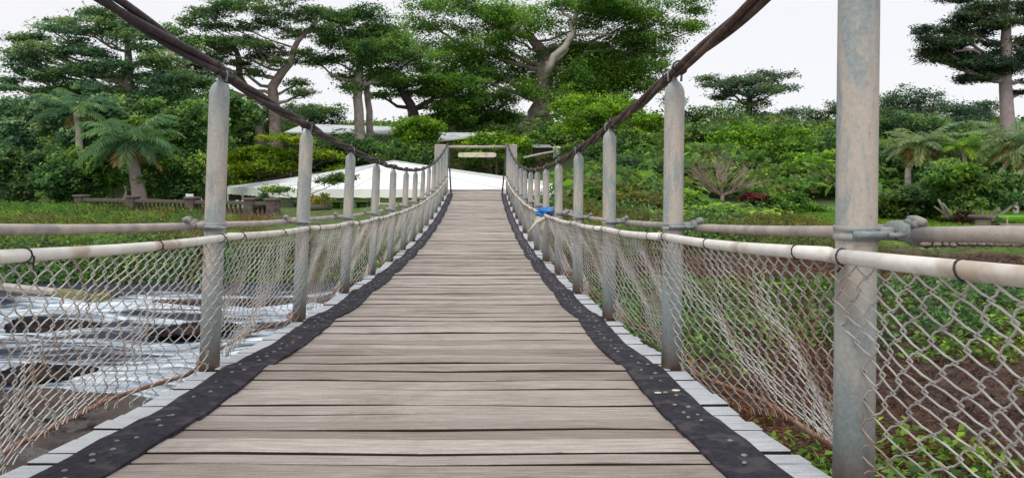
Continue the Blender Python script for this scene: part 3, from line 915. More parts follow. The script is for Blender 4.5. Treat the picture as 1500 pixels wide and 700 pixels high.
# chain link sides, one sheet per bay: interlocked zigzag wires that sag and bunch
def chain_link(side, a, b, near):
    L = b - a; pitch = 0.0350; H0 = 0.60
    nw = int(L / pitch); rows = 20
    ph = [random.uniform(0, 6.3) for _ in range(8)]
    amp = 0.75 if near < 1.0 else (0.42 if near < 3.4 else 0.36)
    m = MB()
    sub = 2 if near < 6 else 1
    ns = 5 if near < 3 else (4 if near < 8 else 3)
    def node(i, j, lat):
        s = i / nw; t = j / rows
        dspl = (0.030 * math.sin(2 * PI * s * 1.6 + ph[0] + t * 2.2) + 0.022 * math.sin(2 * PI * s * 3.7 + ph[1] - t * 3.0)
                + 0.014 * math.sin(t * 5 + ph[6] + s * 11)) * (0.12 + 0.95 * t) * amp
        env = min(1, 6 * s, 6 * (1 - s)) if L > 1.5 else min(1, 6 * (1 - s))
        d = a + s * L + dspl * (0.3 + 0.7 * env)
        zt = z_rail(d) - 0.012 - 0.01 * math.sin(PI * s); zb = z_deck(d, False) - 0.035 - 0.035 * math.sin(2 * PI * s * 1.3 + ph[2]) * env
        tt = t + 0.020 * math.sin(2 * PI * s * 2.3 + ph[3] + 4 * t) * math.sin(PI * t)
        z = zt + (zb - zt) * tt
        bul = 0.075 * t + 0.175 * (t ** 1.2) * min(1, 1.25 * max(0.0, math.sin(PI * min(max(s, 0), 1)))) + (0.020 * math.sin(2 * PI * s * 2.1 + ph[4] + t * 7) + 0.014 * math.sin(2 * PI * s * 4.3 + ph[7] - t * 9)) * amp * min(1, 3 * t) * (1 - 0.5 * t)
        curl = 0.02 * max(0, t - 0.8) / 0.2 * math.sin(ph[5] + s * 9)
        x0 = lean_x(side, d, z_rail(d)) - side * 0.062
        return Vector((x0 + side * (0.004 + bul + curl + lat), d, z))
    for i in range(nw):
        pts = []
        for j in range(rows + 1):
            c = i + (j % 2) if i % 2 == 0 else i + ((j + 1) % 2)
            out = 0.0035 if (c == i) else -0.0035
            p = node(c, j, out * 1.0)
            # wires hook past each other at the crossing
            p.y += (0.0035 if c > i else -0.0035)
            pts.append(p)
        fine = []
        for q in range(rows):
            p0, p1 = pts[q], pts[q + 1]
            fine.append(p0)
            if sub == 2:
                mid = p0.lerp(p1, 0.5); mid.z += 0.005 * (1 if q % 2 else -1); mid.x -= side * (0.003 if q % 2 else -0.002)
                fine.append(mid)
        fine.append(pts[-1])
        if near < 6:   # loose hooked wire end
            e = pts[-1] + Vector((side * 0.004, random.uniform(-.012, .012), -0.018)); fine.append(e)
        m.tube(fine, 0.0023 if near < 4 else 0.0024, ns, cap=False)
    return bpart(m, 'chain_link_panel', M['mesh'], near < 6)
for side in (-1, 1):
    for k in range(-1, NPOST - 1):
        a = D0 + BAY * k; b = a + BAY
        if k == -1: a = 0.25
        chain_link(side, a + 0.01, b - 0.01, a)
    # rusty rod threaded along the foot of the mesh
    pts = []
    for d in np.arange(-0.6, 24.0, 0.2):
        s = abs(math.sin(PI * (d - D0) / BAY))
        xe = (EL - 0.02) if side < 0 else (ER + 0.02)
        pts.append((xe + side * (-0.02 + 0.165 * min(1, 1.25 * s) + 0.010 * math.sin(d * 2.3)), d, z_deck(d, False) - 0.005 - 0.03 * s + 0.01 * math.sin(d * 3.1)))
    m = MB(); m.tube(pts, 0.0085, 7)
    bpart(m, 'foot_rod', M['rod'])

# far portal: two concrete posts and a pipe, cables run over the top
dp = 24.95
portal = MB()
for (x0, x1) in ((637, 656), (741, 757)):
    a = P(x0, 212, dp); b = P(x1, 212, dp)
    m = MB(); m.box((a.x, dp - 0.17, EYE - 1.5), (b.x, dp + 0.17, a.z), 0.02)
    bpart(m, 'portal_post', M['concrete'], False)
m = MB(); m.tube([P(657, 215.5, dp - 0.03), P(741, 215.5, dp - 0.03)], 0.05, 12)
bpart(m, 'portal_beam', M['beige_pipe'])
for (x, y, x2, y2) in ((657, 216, 661, 289), (742, 216, 735, 290)):
    m = MB(); m.tube([P(x, y, 24.7), P(x2, y2, 24.55)], 0.028, 6)
    bpart(m, 'stay_rod', M['wire_dark'])
m = MB(); m.box((EL - 0.3, DF + 0.02, EYE - 2.2), (ER + 0.3, DF + 0.9, z_deck(DF) - 0.03), 0.02)
ab = bpart(m, 'abutment', M['concrete'], False)

# board hung under the portal beam
sb = empty('entrance_sign', P(699, 227, dp - 0.06)); tag(sb, 'blank cream board with rounded ends hanging under the far portal beam', 'sign')
m = MB(); a = P(671, 223.5, dp) - P(699, 227, dp); b = P(727, 230.5, dp) - P(699, 227, dp)
zt, zb = a.z, b.z; hh = (zt - zb) / 2
for sy in (-0.02, 0.02):
    for q in np.linspace(PI / 2, 3 * PI / 2, 7): m.v.append((a.x + hh + hh * math.cos(q), sy, (zt + zb) / 2 + hh * math.sin(q)))
    for q in np.linspace(-PI / 2, PI / 2, 7): m.v.append((b.x - hh + hh * math.cos(q), sy, (zt + zb) / 2 + hh * math.sin(q)))
n = 14
m.f.append(tuple(range(n))); m.f.append(tuple(reversed(range(n, 2 * n))))
for q in range(n): m.f.append((q, n + q, n + (q + 1) % n, (q + 1) % n))
m.build('board', M['cream_board'], sb)
m = MB()
for x in (684, 714):
    q = P(x, 217, dp) - P(699, 227, dp); m.tube([(q.x, 0, q.z), (q.x, 0, zt - 0.01)], 0.012, 5)
m.build('hanger', M['wire_dark'], sb)

# cloths tied on the right hand rail
def cloth_lump(name, label, cat, c, r, mat, seed, hang=0.0, group=None):
    g = random.Random(seed)
    bm = bmesh.new(); bmesh.ops.create_icosphere(bm, subdivisions=4, radius=1.0)
    for v in bm.verts:
        p = v.co.copy()
        n = 0.16 * math.sin(p.x * 7 + seed + 3 * p.z) + 0.13 * math.sin(p.y * 9 + p.x * 5 + seed) + 0.10 * math.sin(p.z * 13 + 4 * p.y) + 0.06 * math.sin(p.x * 21 + p.y * 17)
        s = 1 + n
        v.co = Vector((p.x * r[0] * s, p.y * r[1] * s, p.z * r[2] * (s + 0.2 * n) - hang * max(0, -p.z) * abs(p.x) ))
    me = bpy.data.meshes.new(name); bm.to_mesh(me); bm.free()
    me.polygons.foreach_set('use_smooth', [True] * len(me.polygons))
    o = link(name, me, mat); o.location = c; tag(o, label, cat, group)
    return o
cloth_lump('cloth_bundle', 'bright blue cloth bundled over the right hand rail', 'cloth', P(800, 311, 9.3), (0.115, 0.16, 0.058), M['blue_cloth'], 3)
cloth_lump('cloth_bundle', 'dark purple and white patterned cloth beside the blue bundle', 'cloth', P(822, 312, 8.9), (0.14, 0.13, 0.040), M['purple_cloth'], 8)
# greyish rag hanging from the rail: a folded strip with thickness
def rag():
    m = MB(); nu, nv = 14, 10
    for sgn in (0, 1):
        for j in range(nv + 1):
            for i in range(nu + 1):
                u = i / nu; v = j / nv
                q = P(783 + 31 * u, 317 + (24 - 12 * abs(u - .85)) * v * (1 - 0.15 * math.sin(u * 9)), 9.2)
                m.v.append((q.x, q.y - 0.05 + 0.022 * math.sin(u * 17 + v * 3) + sgn * 0.006, q.z))
    w = nu + 1; o2 = w * (nv + 1)
    for j in range(nv):
        for i in range(nu):
            a = j * w + i
            m.f.append((a, a + w, a + w + 1, a + 1)); m.f.append((o2 + a, o2 + a + 1, o2 + a + w + 1, o2 + a + w))
    o = P(798, 317, 9.2); m.v = [tuple(Vector(q) - o) for q in m.v]
    ob = m.build('rag', M['grey_cloth'], None, True); ob.location = o
    tag(ob, 'greyish white rag hanging from the rail below the blue bundle', 'cloth')
    m = MB(); pts = [P(800, 319, 9.1), P(786, 326, 9.0), P(774, 340, 9.0)]
    m.tube(pts, [0.03, 0.022, 0.014], 7); m.v = [tuple(Vector(q) - o) for q in m.v]
    m.build('tied_end', M['grey_cloth'], ob, True)
rag()

# ------------------------------------------------------------------ things on the far bank and in the grounds
# marquee on the lawn
def marquee():
    d = 50.0
    gz = float(terr(P(560, 300, d).x, d))
    root = empty('marquee_tent', (P(575, 300, d).x, d, gz)); tag(root, 'large white marquee tent with a pointed roof beyond the bridge end', 'tent')
    o = Vector(root.location)
    apex = P(577, 236, d + 1) - o
    # eave corners: near left, near right, far right, far left
    e = [P(405, 278, 47.0), P(852, 274, 46.0), P(862, 274, 58.0), P(334, 274, 55.0)]
    ez = P(405, 277, 47).z
    E = [Vector((q.x, q.y, ez)) - o for q in e]
    m = MB(); n = 10
    rows = []
    for c in range(4):
        a, b = E[c], E[(c + 1) % 4]
        for i in range(n):
            for j in range(n + 1):
                pass
    # each roof face is a grid with a slight sag
    for c in range(4):
        a, b = E[c], E[(c + 1) % 4]; base = len(m.v)
        for j in range(n + 1):
            t = j / n
            for i in range(n + 1):
                s = i / n
                p = a.lerp(b, s).lerp(apex, t)
                p.z -= 0.14 * math.sin(PI * t) * (0.75 + 0.25 * math.sin(PI * s))
                m.v.append(tuple(p))
        for j in range(n):
            for i in range(n):
                q = base + j * (n + 1) + i
                m.f.append((q, q + 1, q + n + 2, q + n + 1))
    cn = m.build('canopy', M['canvas'], root, True)
    for c in range(4):            # stitched seams down each face and along the hips
        for s in (0.0, 0.25, 0.5, 0.75):
            pts = []
            for j in range(n + 1):
                t = j / n; p = E[c].lerp(E[(c + 1) % 4], s).lerp(apex, t); p.z -= 0.14 * math.sin(PI * t) * (0.75 + 0.25 * math.sin(PI * s)) - .012; pts.append(p)
            mm = MB(); mm.tube(pts, .05 if s == 0 else .028, 5); mm.build('seam', M['roof'], cn, True)
    for c in range(4):
        a, b = E[c], E[(c + 1) % 4]
        m = MB(); k = 24
        for i in range(k + 1):
            p = a.lerp(b, i / k); dn = 0.50 + (0.05 if i % 2 else 0.0)
            m.v.append((p.x, p.y, p.z + 0.01)); m.v.append((p.x, p.y, p.z - dn))
        for i in range(k): m.f.append((2*i, 2*i+2, 2*i+3, 2*i+1))
        m.build('valance', M['canvas'], root)
    for c in range(4):
        for s in (0.0, 0.34, 0.67):
            p = E[c].lerp(E[(c + 1) % 4], s)
            g = float(terr(p.x + o.x, p.y + o.y)) - o.z
            m = MB(); m.tube([(p.x, p.y, g - 0.05), (p.x, p.y, p.z - 0.02)], 0.075, 8)
            m.build('pole', M['pole_white'], root)
    m = MB(); m.tube([(apex.x, apex.y, -0.1), (apex.x, apex.y, apex.z - 0.05)], 0.08, 8); m.build('pole', M['pole_white'], root)
marquee()

# tables and chairs under the marquee
def banquet_table(px, d, label):
    p = P(px, 300, d); gz = float(terr(p.x, d))
    root = empty('banquet_table', (p.x, d, gz)); tag(root, label, 'table', 'green tables under the marquee')
    m = MB(); n = 20
    prof = [(1.15, 0.28), (1.02, 0.70), (0.99, 0.78), (0.90, 0.80)]
    for j, (r, z) in enumerate(prof):
        for q in range(n):
            a = 2 * PI * q / n; rr = r * (1 + (0.05 * math.sin(q * 5) if j == 0 else 0))
            m.v.append((rr * math.cos(a), rr * math.sin(a), z))
    for j in range(3):
        for q in range(n): m.f.append((j*n+q, j*n+(q+1) % n, (j+1)*n+(q+1) % n, (j+1)*n+q))
    m.f.append(tuple(3*n + q for q in range(n)))
    m.build('tablecloth', M['green_cloth'], root)
    m = MB(); m.tube([(0, 0, 0), (0, 0, 0.78)], 0.08, 8); m.build('pedestal', M['wall_dark'], root)
for px, d, lb in ((370, 52, 'green clothed round table just right of the second left bridge post'), (432, 53, 'green clothed round table left of the third left bridge post'),
                  (488, 51, 'bright green clothed table behind the dark stone planter'), (524, 53, 'green clothed round table under the middle of the marquee'), (640, 54, 'green clothed table nearest the far portal')):
    banquet_table(px, d, lb)
def chair_parts():
    root = empty('garden_chair'); W = M['white_plastic']
    m = MB(); m.box((-.24, -.23, .43), (.24, .23, .47), .01); m.build('seat', W, root)
    m = MB(); m.box((-.24, .20, .47), (.24, .245, .92), .01); m.build('backrest', W, root)
    for x in (-.21, .21):
        for y in (-.2, .2):
            m = MB(); m.tube([(x * 1.08, y * 1.08, 0), (x, y, .44)], .022, 5); m.build('leg', W, root)
    for x in (-.25, .25):
        m = MB(); m.tube([(x, .22, .64), (x, -.2, .66), (x * 1.02, -.22, .45)], .02, 5); m.build('armrest', W, root)
    return root
chair0 = chair_parts()
cs = [(342, 50.5), (355, 50), (376, 49.5), (388, 50), (398, 51), (416, 50), (428, 50), (442, 50.5), (476, 49), (505, 49.3), (516, 49), (534, 49.5), (546, 50), (632, 51)]
CHL = ['leftmost white chair under the marquee, beside the nearest left post', 'second white chair from the left under the marquee', 'white chair left of the first dark planter, under the marquee',
 'white chair right behind the first dark stone planter', 'white chair beside the marquee corner pole', 'white chair left of the second left post, at the green table', 'white chair directly beside the second left post on its left',
 'white chair hidden at the second left post, under the marquee', 'white chair behind the planter with the yellowish plant', 'white chair just left of the third left post', 'white chair just right of the third left post',
 'white chair midway between the third and fourth left posts', 'white chair just left of the fourth left post', 'white chair nearest the far portal under the marquee']
for i, (px, d) in enumerate(cs):
    if i == 0: r = chair0
    else:
        r = chair0.copy(); C.objects.link(r)
        for ch in chair0.children:
            c = ch.copy(); C.objects.link(c); c.parent = r
    p = P(px, 300, d); r.location = (p.x, d, float(terr(p.x, d))); r.rotation_euler = (0, 0, random.uniform(0, 6.28))
    r.scale = (1.1, 1.1, 1.1)
    tag(r, CHL[i], 'chair', 'white chairs under the marquee')

# two white chairs stacked behind the balustrade, left of the first left post
for px, lb in ((284, 'white garden chair behind the balustrade, left of the nearest left post'),):
    r = chair0.copy(); C.objects.link(r)
    for ch in chair0.children:
        c = ch.copy(); C.objects.link(c); c.parent = r
    p = P(px, 300, 31.5); r.location = (p.x, 31.5, P(px, 307, 31.5).z); r.rotation_euler = (0, 0, 2.6); r.scale = (.95, .95, .72)
    tag(r, lb, 'chair', 'white garden chairs')

# old balustrade along the top of the left bank
def balustrade():
    A = P(118, 318, 30.5); B = P(402, 321, 27.6)
    za, zb = P(118, 314, 30.5).z, P(402, 322, 27.6).z
    root = empty('balustrade', (A.x, A.y, za)); tag(root, 'weathered dark stone balustrade along the top of the left bank', 'balustrade')
    o = Vector(root.location)
    A = Vector((A.x, A.y, za)) - o; B = Vector((B.x, B.y, zb)) - o
    dirv = (B - A); L = dirv.length; ang = math.atan2(dirv.y, dirv.x); sl = dirv.z / dirv.xy.length
    H = 0.66
    def place(m, name, mat, t, smooth=False):
        ob = m.build(name, mat, root, smooth); ob.location = A.lerp(B, t); ob.rotation_euler = (0, 0, ang); return ob
    n = 46
    nm = [MB() for _ in range(1)][0]
    nm.lathe([(.05, .10), (.055, .13), (.035, .17), (.075, .27), (.06, .36), (.035, .44), (.05, .50), (.05, .54)], 8)
    bme = nm.mesh('baluster', True); bme.materials.append(M['old_stone'])
    pil = (0.0, 0.235, 0.45, 0.63, 0.86, 1.0)
    pt = [0.005, 0.29, 0.60, 0.89, 0.995]
    for i in range(n):
        t = (i + .5) / n
        if any(abs(t - q) < 0.016 for q in pt): continue
        ob = link('baluster', bme, None, root); ob.location = A.lerp(B, t)
    for t0, t1 in zip(pt[:-1], pt[1:]):
        for z0, z1, w, nm_ in ((0.0, 0.10, .13, 'plinth'), (0.54, 0.66, .15, 'coping')):
            p, q = A.lerp(B, t0 + .008), A.lerp(B, t1 - .008)
            m = MB(); m.box((0, -w, z0 - (0.5 if z0 == 0 else 0)), ((q - p).length, w, z1), .015)
            ob = m.build(nm_, M['dark_stone' if nm_ == 'coping' else 'old_stone'], root); ob.location = p
            ob.rotation_euler = (0, -math.atan(sl), ang)
    for t in pt:
        m = MB(); m.box((-.19, -.19, -.5), (.19, .19, .72), .02); m.box((-.23, -.23, .722), (.23, .23, .80), .03)
        place(m, 'pillar', M['old_stone'], t)
    # solid mossy panel where the left end has no balusters
balustrade()

# low stub wall with the second row of balusters right of the nearest left post is part of the same run; stone urns stand past it
def planter(px, py, d, r, label, plant):
    p = P(px, py, d); gz = p.z - 0.9 * r * 2.2
    root = empty('stone_planter', (p.x, d, gz)); tag(root, label, 'planter', 'dark stone planters by the path')
    m = MB(); h = p.z - gz
    m.lathe([(r * .55, 0), (r * .55, h * .12), (r * .5, h * .15), (r * .5, h * .62), (r * .75, h * .70)], 12); m.build('pedestal', M['dark_stone'], root, False)
    m = MB(); m.lathe([(r * .72, h * .702), (r, h * .80), (r * 1.06, h * .84), (r * 1.06, h), (r * .9, h), (r * .85, h * .9)], 16); m.build('bowl', M['dark_stone'], root, True)
    leaves_obj('plant', [((0, 0, h + r * .25), (r * .7, r * .7, r * .45))], 500, 0.16, LM[plant], root, 0.12, 0.35, 0.0)
planter(385, 296, 28.2, 0.46, 'dark stone planter bowl on a pedestal beside the second left post', 'dark')
planter(467, 299, 29.5, 0.50, 'dark stone planter with yellowish plant between the second and third left posts', 'yellow')
def urn_wall(px, py, w, h, d, label):
    p = P(px, py, d); q = P(px + w, py + h, d)
    root = empty('garden_plinth', (p.x, d, q.z)); tag(root, label, 'plinth')
    m = MB(); m.box((0, 0, -0.4), (q.x - p.x, 0.4, (p.z - q.z) * .8), .02); m.build('base', M['old_stone'], root)
    m = MB(); m.box((-.06, -.06, (p.z - q.z) * .802), (q.x - p.x + .06, .46, p.z - q.z), .02); m.build('cap', M['concrete'], root)
urn_wall(556, 298, 66, 10, 29.5, 'low pale stone plinth across the path end behind the left posts')

# buildings behind the garden
def long_building():
    d = 72.0
    a = P(425, 181, d); b = P(606, 187, d); g = P(500, 240, d).z
    root = empty('long_building', (a.x, d, g)); tag(root, 'long low building with a pale metal roof behind the palms left of the portal', 'building')
    o = Vector(root.location); w = b.x - a.x
    m = MB(); z1 = P(425, 194, d).z - o.z; z2 = P(425, 180, d + 5).z - o.z
    m.v = [(-.4, -.6, z1), (w + .4, -.6, z1 - .15), (w + .4, 7, z2 - .35), (-.4, 7, z2), (-.4, -.6, z1 - .15), (w + .4, -.6, z1 - .3), (w + .4, 7, z2 - .5), (-.4, 7, z2 - .15)]
    m.f = [(0, 1, 2, 3), (7, 6, 5, 4), (0, 4, 5, 1), (1, 5, 6, 2), (2, 6, 7, 3), (3, 7, 4, 0)]
    m.build('roof', M['roof'], root)
    m = MB(); m.box((0, 0, -3), (w, 6.4, z1 - .35)); m.build('wall', M['wall_brown'], root)
    for i in range(6):
        m = MB(); x = 1 + i * w / 6.3
        m.box((x, -.06, 1.0), (x + 1.1, -.004, 2.1)); m.build('window', M['wall_dark'], root)
long_building()
def far_shed():
    d = 61.0
    a = P(641, 206, d); b = P(722, 189, d); g = P(680, 232, d).z
    root = empty('garden_shed', (a.x, d, g)); tag(root, 'pale roofed shed half hidden by leaves above the far portal', 'building')
    o = Vector(root.location); w = b.x - a.x; z1 = a.z - o.z; z2 = b.z - o.z
    m = MB()
    m.v = [(-.3, -.4, z1), (w + .3, 1.2, z2 - .3), (w + .3, 6, z2), (-.3, 5, z2), (-.3, -.4, z1 - .15), (w + .3, 1.2, z2 - .45), (w + .3, 6, z2 - .15), (-.3, 5, z2 - .15)]
    m.f = [(0, 1, 2, 3), (7, 6, 5, 4), (0, 4, 5, 1), (1, 5, 6, 2), (2, 6, 7, 3), (3, 7, 4, 0)]
    m.build('roof', M['roof'], root)
    m = MB(); m.box((.1, 1.4, -2), (w - .1, 5, z1 - .25)); m.build('wall', M['wall_brown'], root)
far_shed()
def small_hut():
    d = 60.5
    a = P(782, 211, d); b = P(808, 221, d); g = P(790, 236, d).z
    root = empty('small_hut', (a.x, d, g)); tag(root, 'small dark hut with a grey tin roof right of the far portal', 'building')
    o = Vector(root.location); w = b.x - a.x; z1 = P(782, 216.5, d).z - o.z; z2 = a.z - o.z
    m = MB()
    m.v = [(-.1, -.3, z1), (w + .1, -.3, z1), (w, 1.6, z2), (0, 1.6, z2), (w + .1, 3.4, z1), (-.1, 3.4, z1)]
    m.f = [(0, 1, 2, 3), (3, 2, 4, 5), (0, 3, 5), (1, 4, 2), (5, 4, 1, 0)]
    m.build('roof', M['roof_grey'], root)
    m = MB(); m.box((.05, 0, -1.5), (w - .05, 3.2, z1 - .003)); m.build('wall', M['wall_dark'], root)
    m = MB(); q = P(812, 219, d) - o; m.box((w + .15, .3, z1 - 1.1), (w + .75, .7, z1 + .12), .03); m.build('water_tank', M['white_plastic'], root)
    m = MB(); q0 = P(765, 222, d) - o; q1 = P(780, 213, d) - o
    m.v = [(q0.x, -.3, q0.z), (q1.x - .1, -.3, q0.z), (q1.x - .1, -.3, q1.z - .2), ((q0.x + q1.x) / 2, -.3, q1.z + .15), (q0.x, -.3, q1.z - .2)]
    k = len(m.v); m.v += [(x, 1.2, z) for x, y, z in m.v]
    m.f = [tuple(range(k)), tuple(reversed(range(k, 2 * k)))] + [(i, k + i, k + (i + 1) % k, (i + 1) % k) for i in range(k)]
    m.build('gable', M['wall_brown'], root)
    # sloping hand rail down from the hut
    m = MB(); m.tube([P(767, 231, d - 2), P(790, 226, d - 2), P(812, 222, d - 2)], .09, 6)
    r2 = m.v; base = P(767, 231, d - 2)
    m.v = [tuple(Vector(q) - base) for q in m.v]
    ob = m.build('sloping_rail', M['beige_pipe']); ob.location = base; tag(ob, 'pale sloping rail running down beside the small hut', 'railing')
small_hut()

# stone retaining wall below the right lawn, every stone a piece
def stone_wall():
    d = 21.15
    root = empty('retaining_wall', (P(1290, 350, d).x, d, EYE - 2.25)); tag(root, 'low wall of rounded pinkish field stones below the right lawn', 'wall')
    o = Vector(root.location)
    x0 = 12.3; x1 = 18.5
    m = MB(); m.box((x0 - o.x, .22, -.4), (x1 - o.x, .6, .38)); m.build('earth_core', M['dark_stone'], root)
    meshes = []
    for q in range(6):
        bm = bmesh.new(); bmesh.ops.create_icosphere(bm, subdivisions=2, radius=1)
        for v in bm.verts:
            p = v.co; s = 1 + .16 * math.sin(p.x * 4 + q) + .13 * math.sin(p.y * 5 + 2 * q) + .12 * math.sin(p.z * 6 + q)
            v.co = Vector((max(-.86, min(.86, p.x * s)), p.y * s, max(-.8, min(.8, p.z * s))))
        me = bpy.data.meshes.new('stone'); bm.to_mesh(me); bm.free(); me.materials.append(M['wall_stone'])
        me.polygons.foreach_set('use_smooth', [True] * len(me.polygons)); meshes.append(me)
    for row in range(3):
        x = x0 + random.uniform(0, .2)
        while x < x1:
            w = random.uniform(.17, .33)
            ob = link('stone', random.choice(meshes), None, root)
            ob.location = Vector((x + w / 2, d + .12 + .05 * row, EYE - 2.16 + row * .16 + random.uniform(-.015, .015))) - o
            ob.scale = (w * .56, .16, .092); ob.rotation_euler = (random.uniform(-.1, .1), random.uniform(-.2, .2), random.uniform(-.2, .2))
            x += w
stone_wall()

def stone_table():
    d = 24.0; p = P(1440, 315, d); g = P(1440, 335, d).z
    root = empty('stone_table', (p.x, d, g)); tag(root, 'round stone table on a thick stump pedestal on the right lawn', 'table')
    h = p.z - g
    m = MB(); m.lathe([(.25, -.1), (.22, h * .3), (.20, h * .6), (.23, h * .72)], 12); m.build('pedestal', M['bark_pale'], root, True)
    m = MB(); m.lathe([(.30, h * .722), (.42, h * .80), (.43, h * .9), (.40, h)], 14, (0, 0, 0)); m.build('table_top', M['old_stone'], root, False)
stone_table()
def green_bench():
    d = 24.5; a = P(1462, 317, d); b = P(1540, 317, d); g = P(1470, 338, d).z
    root = empty('picnic_table', (a.x, d, g)); tag(root, 'green topped picnic table with low bench at the right edge of the lawn', 'table')
    w = b.x - a.x; h = a.z - g
    for i in range(3):
        m = MB(); m.box((0, i * .27, h - .05), (w, i * .27 + .25, h), .008); m.build('top_slat', M['green_cloth'], root)
    m = MB(); m.box((-.1, -.5, h * .42), (w, -.22, h * .42 + .05), .008); m.build('bench_seat', M['bark_pale'], root)
    for x in (.35, w - .3):
        m = MB(); m.tube([(x, .4, 0), (x, .4, h - .05)], .035, 6); m.build('leg', M['clamp'], root)
        m = MB(); m.tube([(x, -.36, 0), (x, -.36, h * .42)], .03, 6); m.build('leg', M['clamp'], root)
green_bench()
def stake(px, y0, y1, d, label):
    a = P(px, y0, d); b = P(px, y1, d)
    m = MB(); m.tube([(0, 0, -.15), (0.01, 0, a.z - b.z)], .022, 6); m.lathe([(.03, a.z - b.z), (.01, a.z - b.z + .03)], 6)
    ob = m.build('stake', M['bark_pale']); ob.location = b; tag(ob, label, 'stake')
stake(1475, 318, 347, 23.0, 'thin pale stake standing in the right lawn')

# weir kerb and rocks at the river
def weir():
    a = P(-60, 402, 20.2); b = P(150, 430, 17.6)
    root = empty('weir_kerb', (a.x, a.y, EYE - 3.1)); tag(root, 'pale concrete weir kerb running into the river at the left', 'weir')
    o = Vector(root.location); m = MB()
    L = (b - a).xy.length; ang = math.atan2(b.y - a.y, b.x - a.x)
    m.box((0, -.14, -.5), (L, .14, .27), .03); ob = m.build('kerb', M['concrete'], root); ob.rotation_euler = (0, 0, ang)
    m = MB(); m.box((0, -.145, -.5), (L * 1.0, -.142, .14)); m.box((L - 1.6, -.16, .10), (L + .04, .16, .285), .03); ob = m.build('mossy_end', mottled('mossy_concrete', (.14, .16, .04), (.22, .20, .10), 6), root); ob.rotation_euler = (0, 0, ang)
weir()
def rock(px, py, d, r, mat, label, seed, cat='rock'):
    g = random.Random(seed)
    bm = bmesh.new(); bmesh.ops.create_icosphere(bm, subdivisions=5, radius=1)
    f = [g.uniform(1.5, 4) for _ in range(6)]; h = [g.uniform(0, 6) for _ in range(6)]
    for v in bm.verts:
        p = v.co
        s = 1 + .20 * math.sin(p.x * f[0] + h[0]) + .17 * math.sin(p.y * f[1] + h[1] + p.x) + .13 * math.sin(p.z * f[2] * 1.5 + h[2]) + .06 * math.sin(p.x * 9 + h[3] + p.z * 7) + .03 * math.sin(p.y * 21 + p.x * 17 + h[4]) + .05 * math.sin(p.x * 14 + 3 * math.sin(p.y * 8 + h[5])) + .03 * math.sin(p.y * 31 + 2 * math.sin(p.x * 23))
        v.co = Vector((p.x * r[0] * s, p.y * r[1] * s, p.z * r[2] * s))
    me = bpy.data.meshes.new('river_rock'); bm.to_mesh(me); bm.free()
    me.polygons.foreach_set('use_smooth', [True] * len(me.polygons))
    ob = link('river_rock', me, mat); q = P(px, py, d); ob.location = (q.x, d, EYE - 3.02 + r[2] * .25); ob.rotation_euler = (0, 0, g.uniform(-.4, .4))
    tag(ob, label, cat, 'rocks in the river')
rock(150, 436, 17.9, (.32, .3, .26), M['rock_brown'], 'small pinkish rock at the end of the weir kerb', 1)
rock(75, 478, 14.6, (.8, .35, .16), M['rock'], 'dark wet rock breaking the upper white water at the left', 2)
rock(270, 482, 14.3, (.8, .3, .13), M['rock'], 'long dark wet rock between the two bands of white water', 3)
rock(60, 545, 11.2, (.7, .28, .13), M['rock'], 'low dark wet rock in the lower rapids near the left edge', 6)
rock(90, 600, 9.0, (1.9, .55, .28), M['rock_brown'], 'broad brown rock at the river edge below the left mesh', 8)
rock(60, 655, 7.4, (1.9, .75, .30), M['rock_brown'], 'large flat brown rock lowest at the left below the mesh', 9)
rock(250, 590, 8.6, (.9, .55, .22), M['rock_brown'], 'brown flat rock beside the deck edge below the rusty rod', 10)
rock(-60, 690, 6.2, (1.6, .8, .35), M['rock_brown'], 'brown rock in the bottom left corner beside the deck', 12)

def red_kerb():
    m = MB(); a = P(225, 444, 17.2); b = P(520, 441, 17.6)
    m.box((0, -.12, -.6), ((b - a).length, .12, -.08), .02); ob = m.build('river_sill', M['rock_brown']); ob.location = (a.x, a.y, EYE - 3.0 + .18); ob.rotation_euler = (0, 0, math.atan2(b.y - a.y, b.x - a.x))
    tag(ob, 'low brown stone sill along the far side of the white water', 'sill')
red_kerb()

# ------------------------------------------------------------------ trees: tall ones against the sky
R = 'tall trees behind the gardens'
tree('rain_tree', 'wide flat layered tree at the far left against the sky', 'tree', R, 56,
     [(192, 262, .55), (190, 190, .45), (188, 120, .36), (187, 55, .2)],
     [(95, 30, 26, 4), (150, 20, 36, 7), (135, 45, 42, 7), (170, 34, 40, 9), (75, 43, 20, 3), (60, 72, 36, 5), (45, 86, 36, 8), (35, 100, 28, 7), (110, 62, 30, 6), (140, 78, 34, 7), (205, 55, 36, 8),
      (230, 72, 34, 7), (250, 90, 40, 8), (95, 80, 30, 5), (60, 112, 40, 8), (120, 105, 50, 9), (175, 98, 44, 8), (215, 112, 46, 9), (260, 118, 46, 10), (20, 132, 30, 5), (90, 132, 60, 12), (155, 132, 60, 12), (230, 140, 50, 10), (30, 58, 10, 2), (48, 54, 14, 2), (10, 118, 16, 4)],
     46000, .26, 'blue', 'bark', .9, .62, .9, .3, .45, .6, twigs=3)
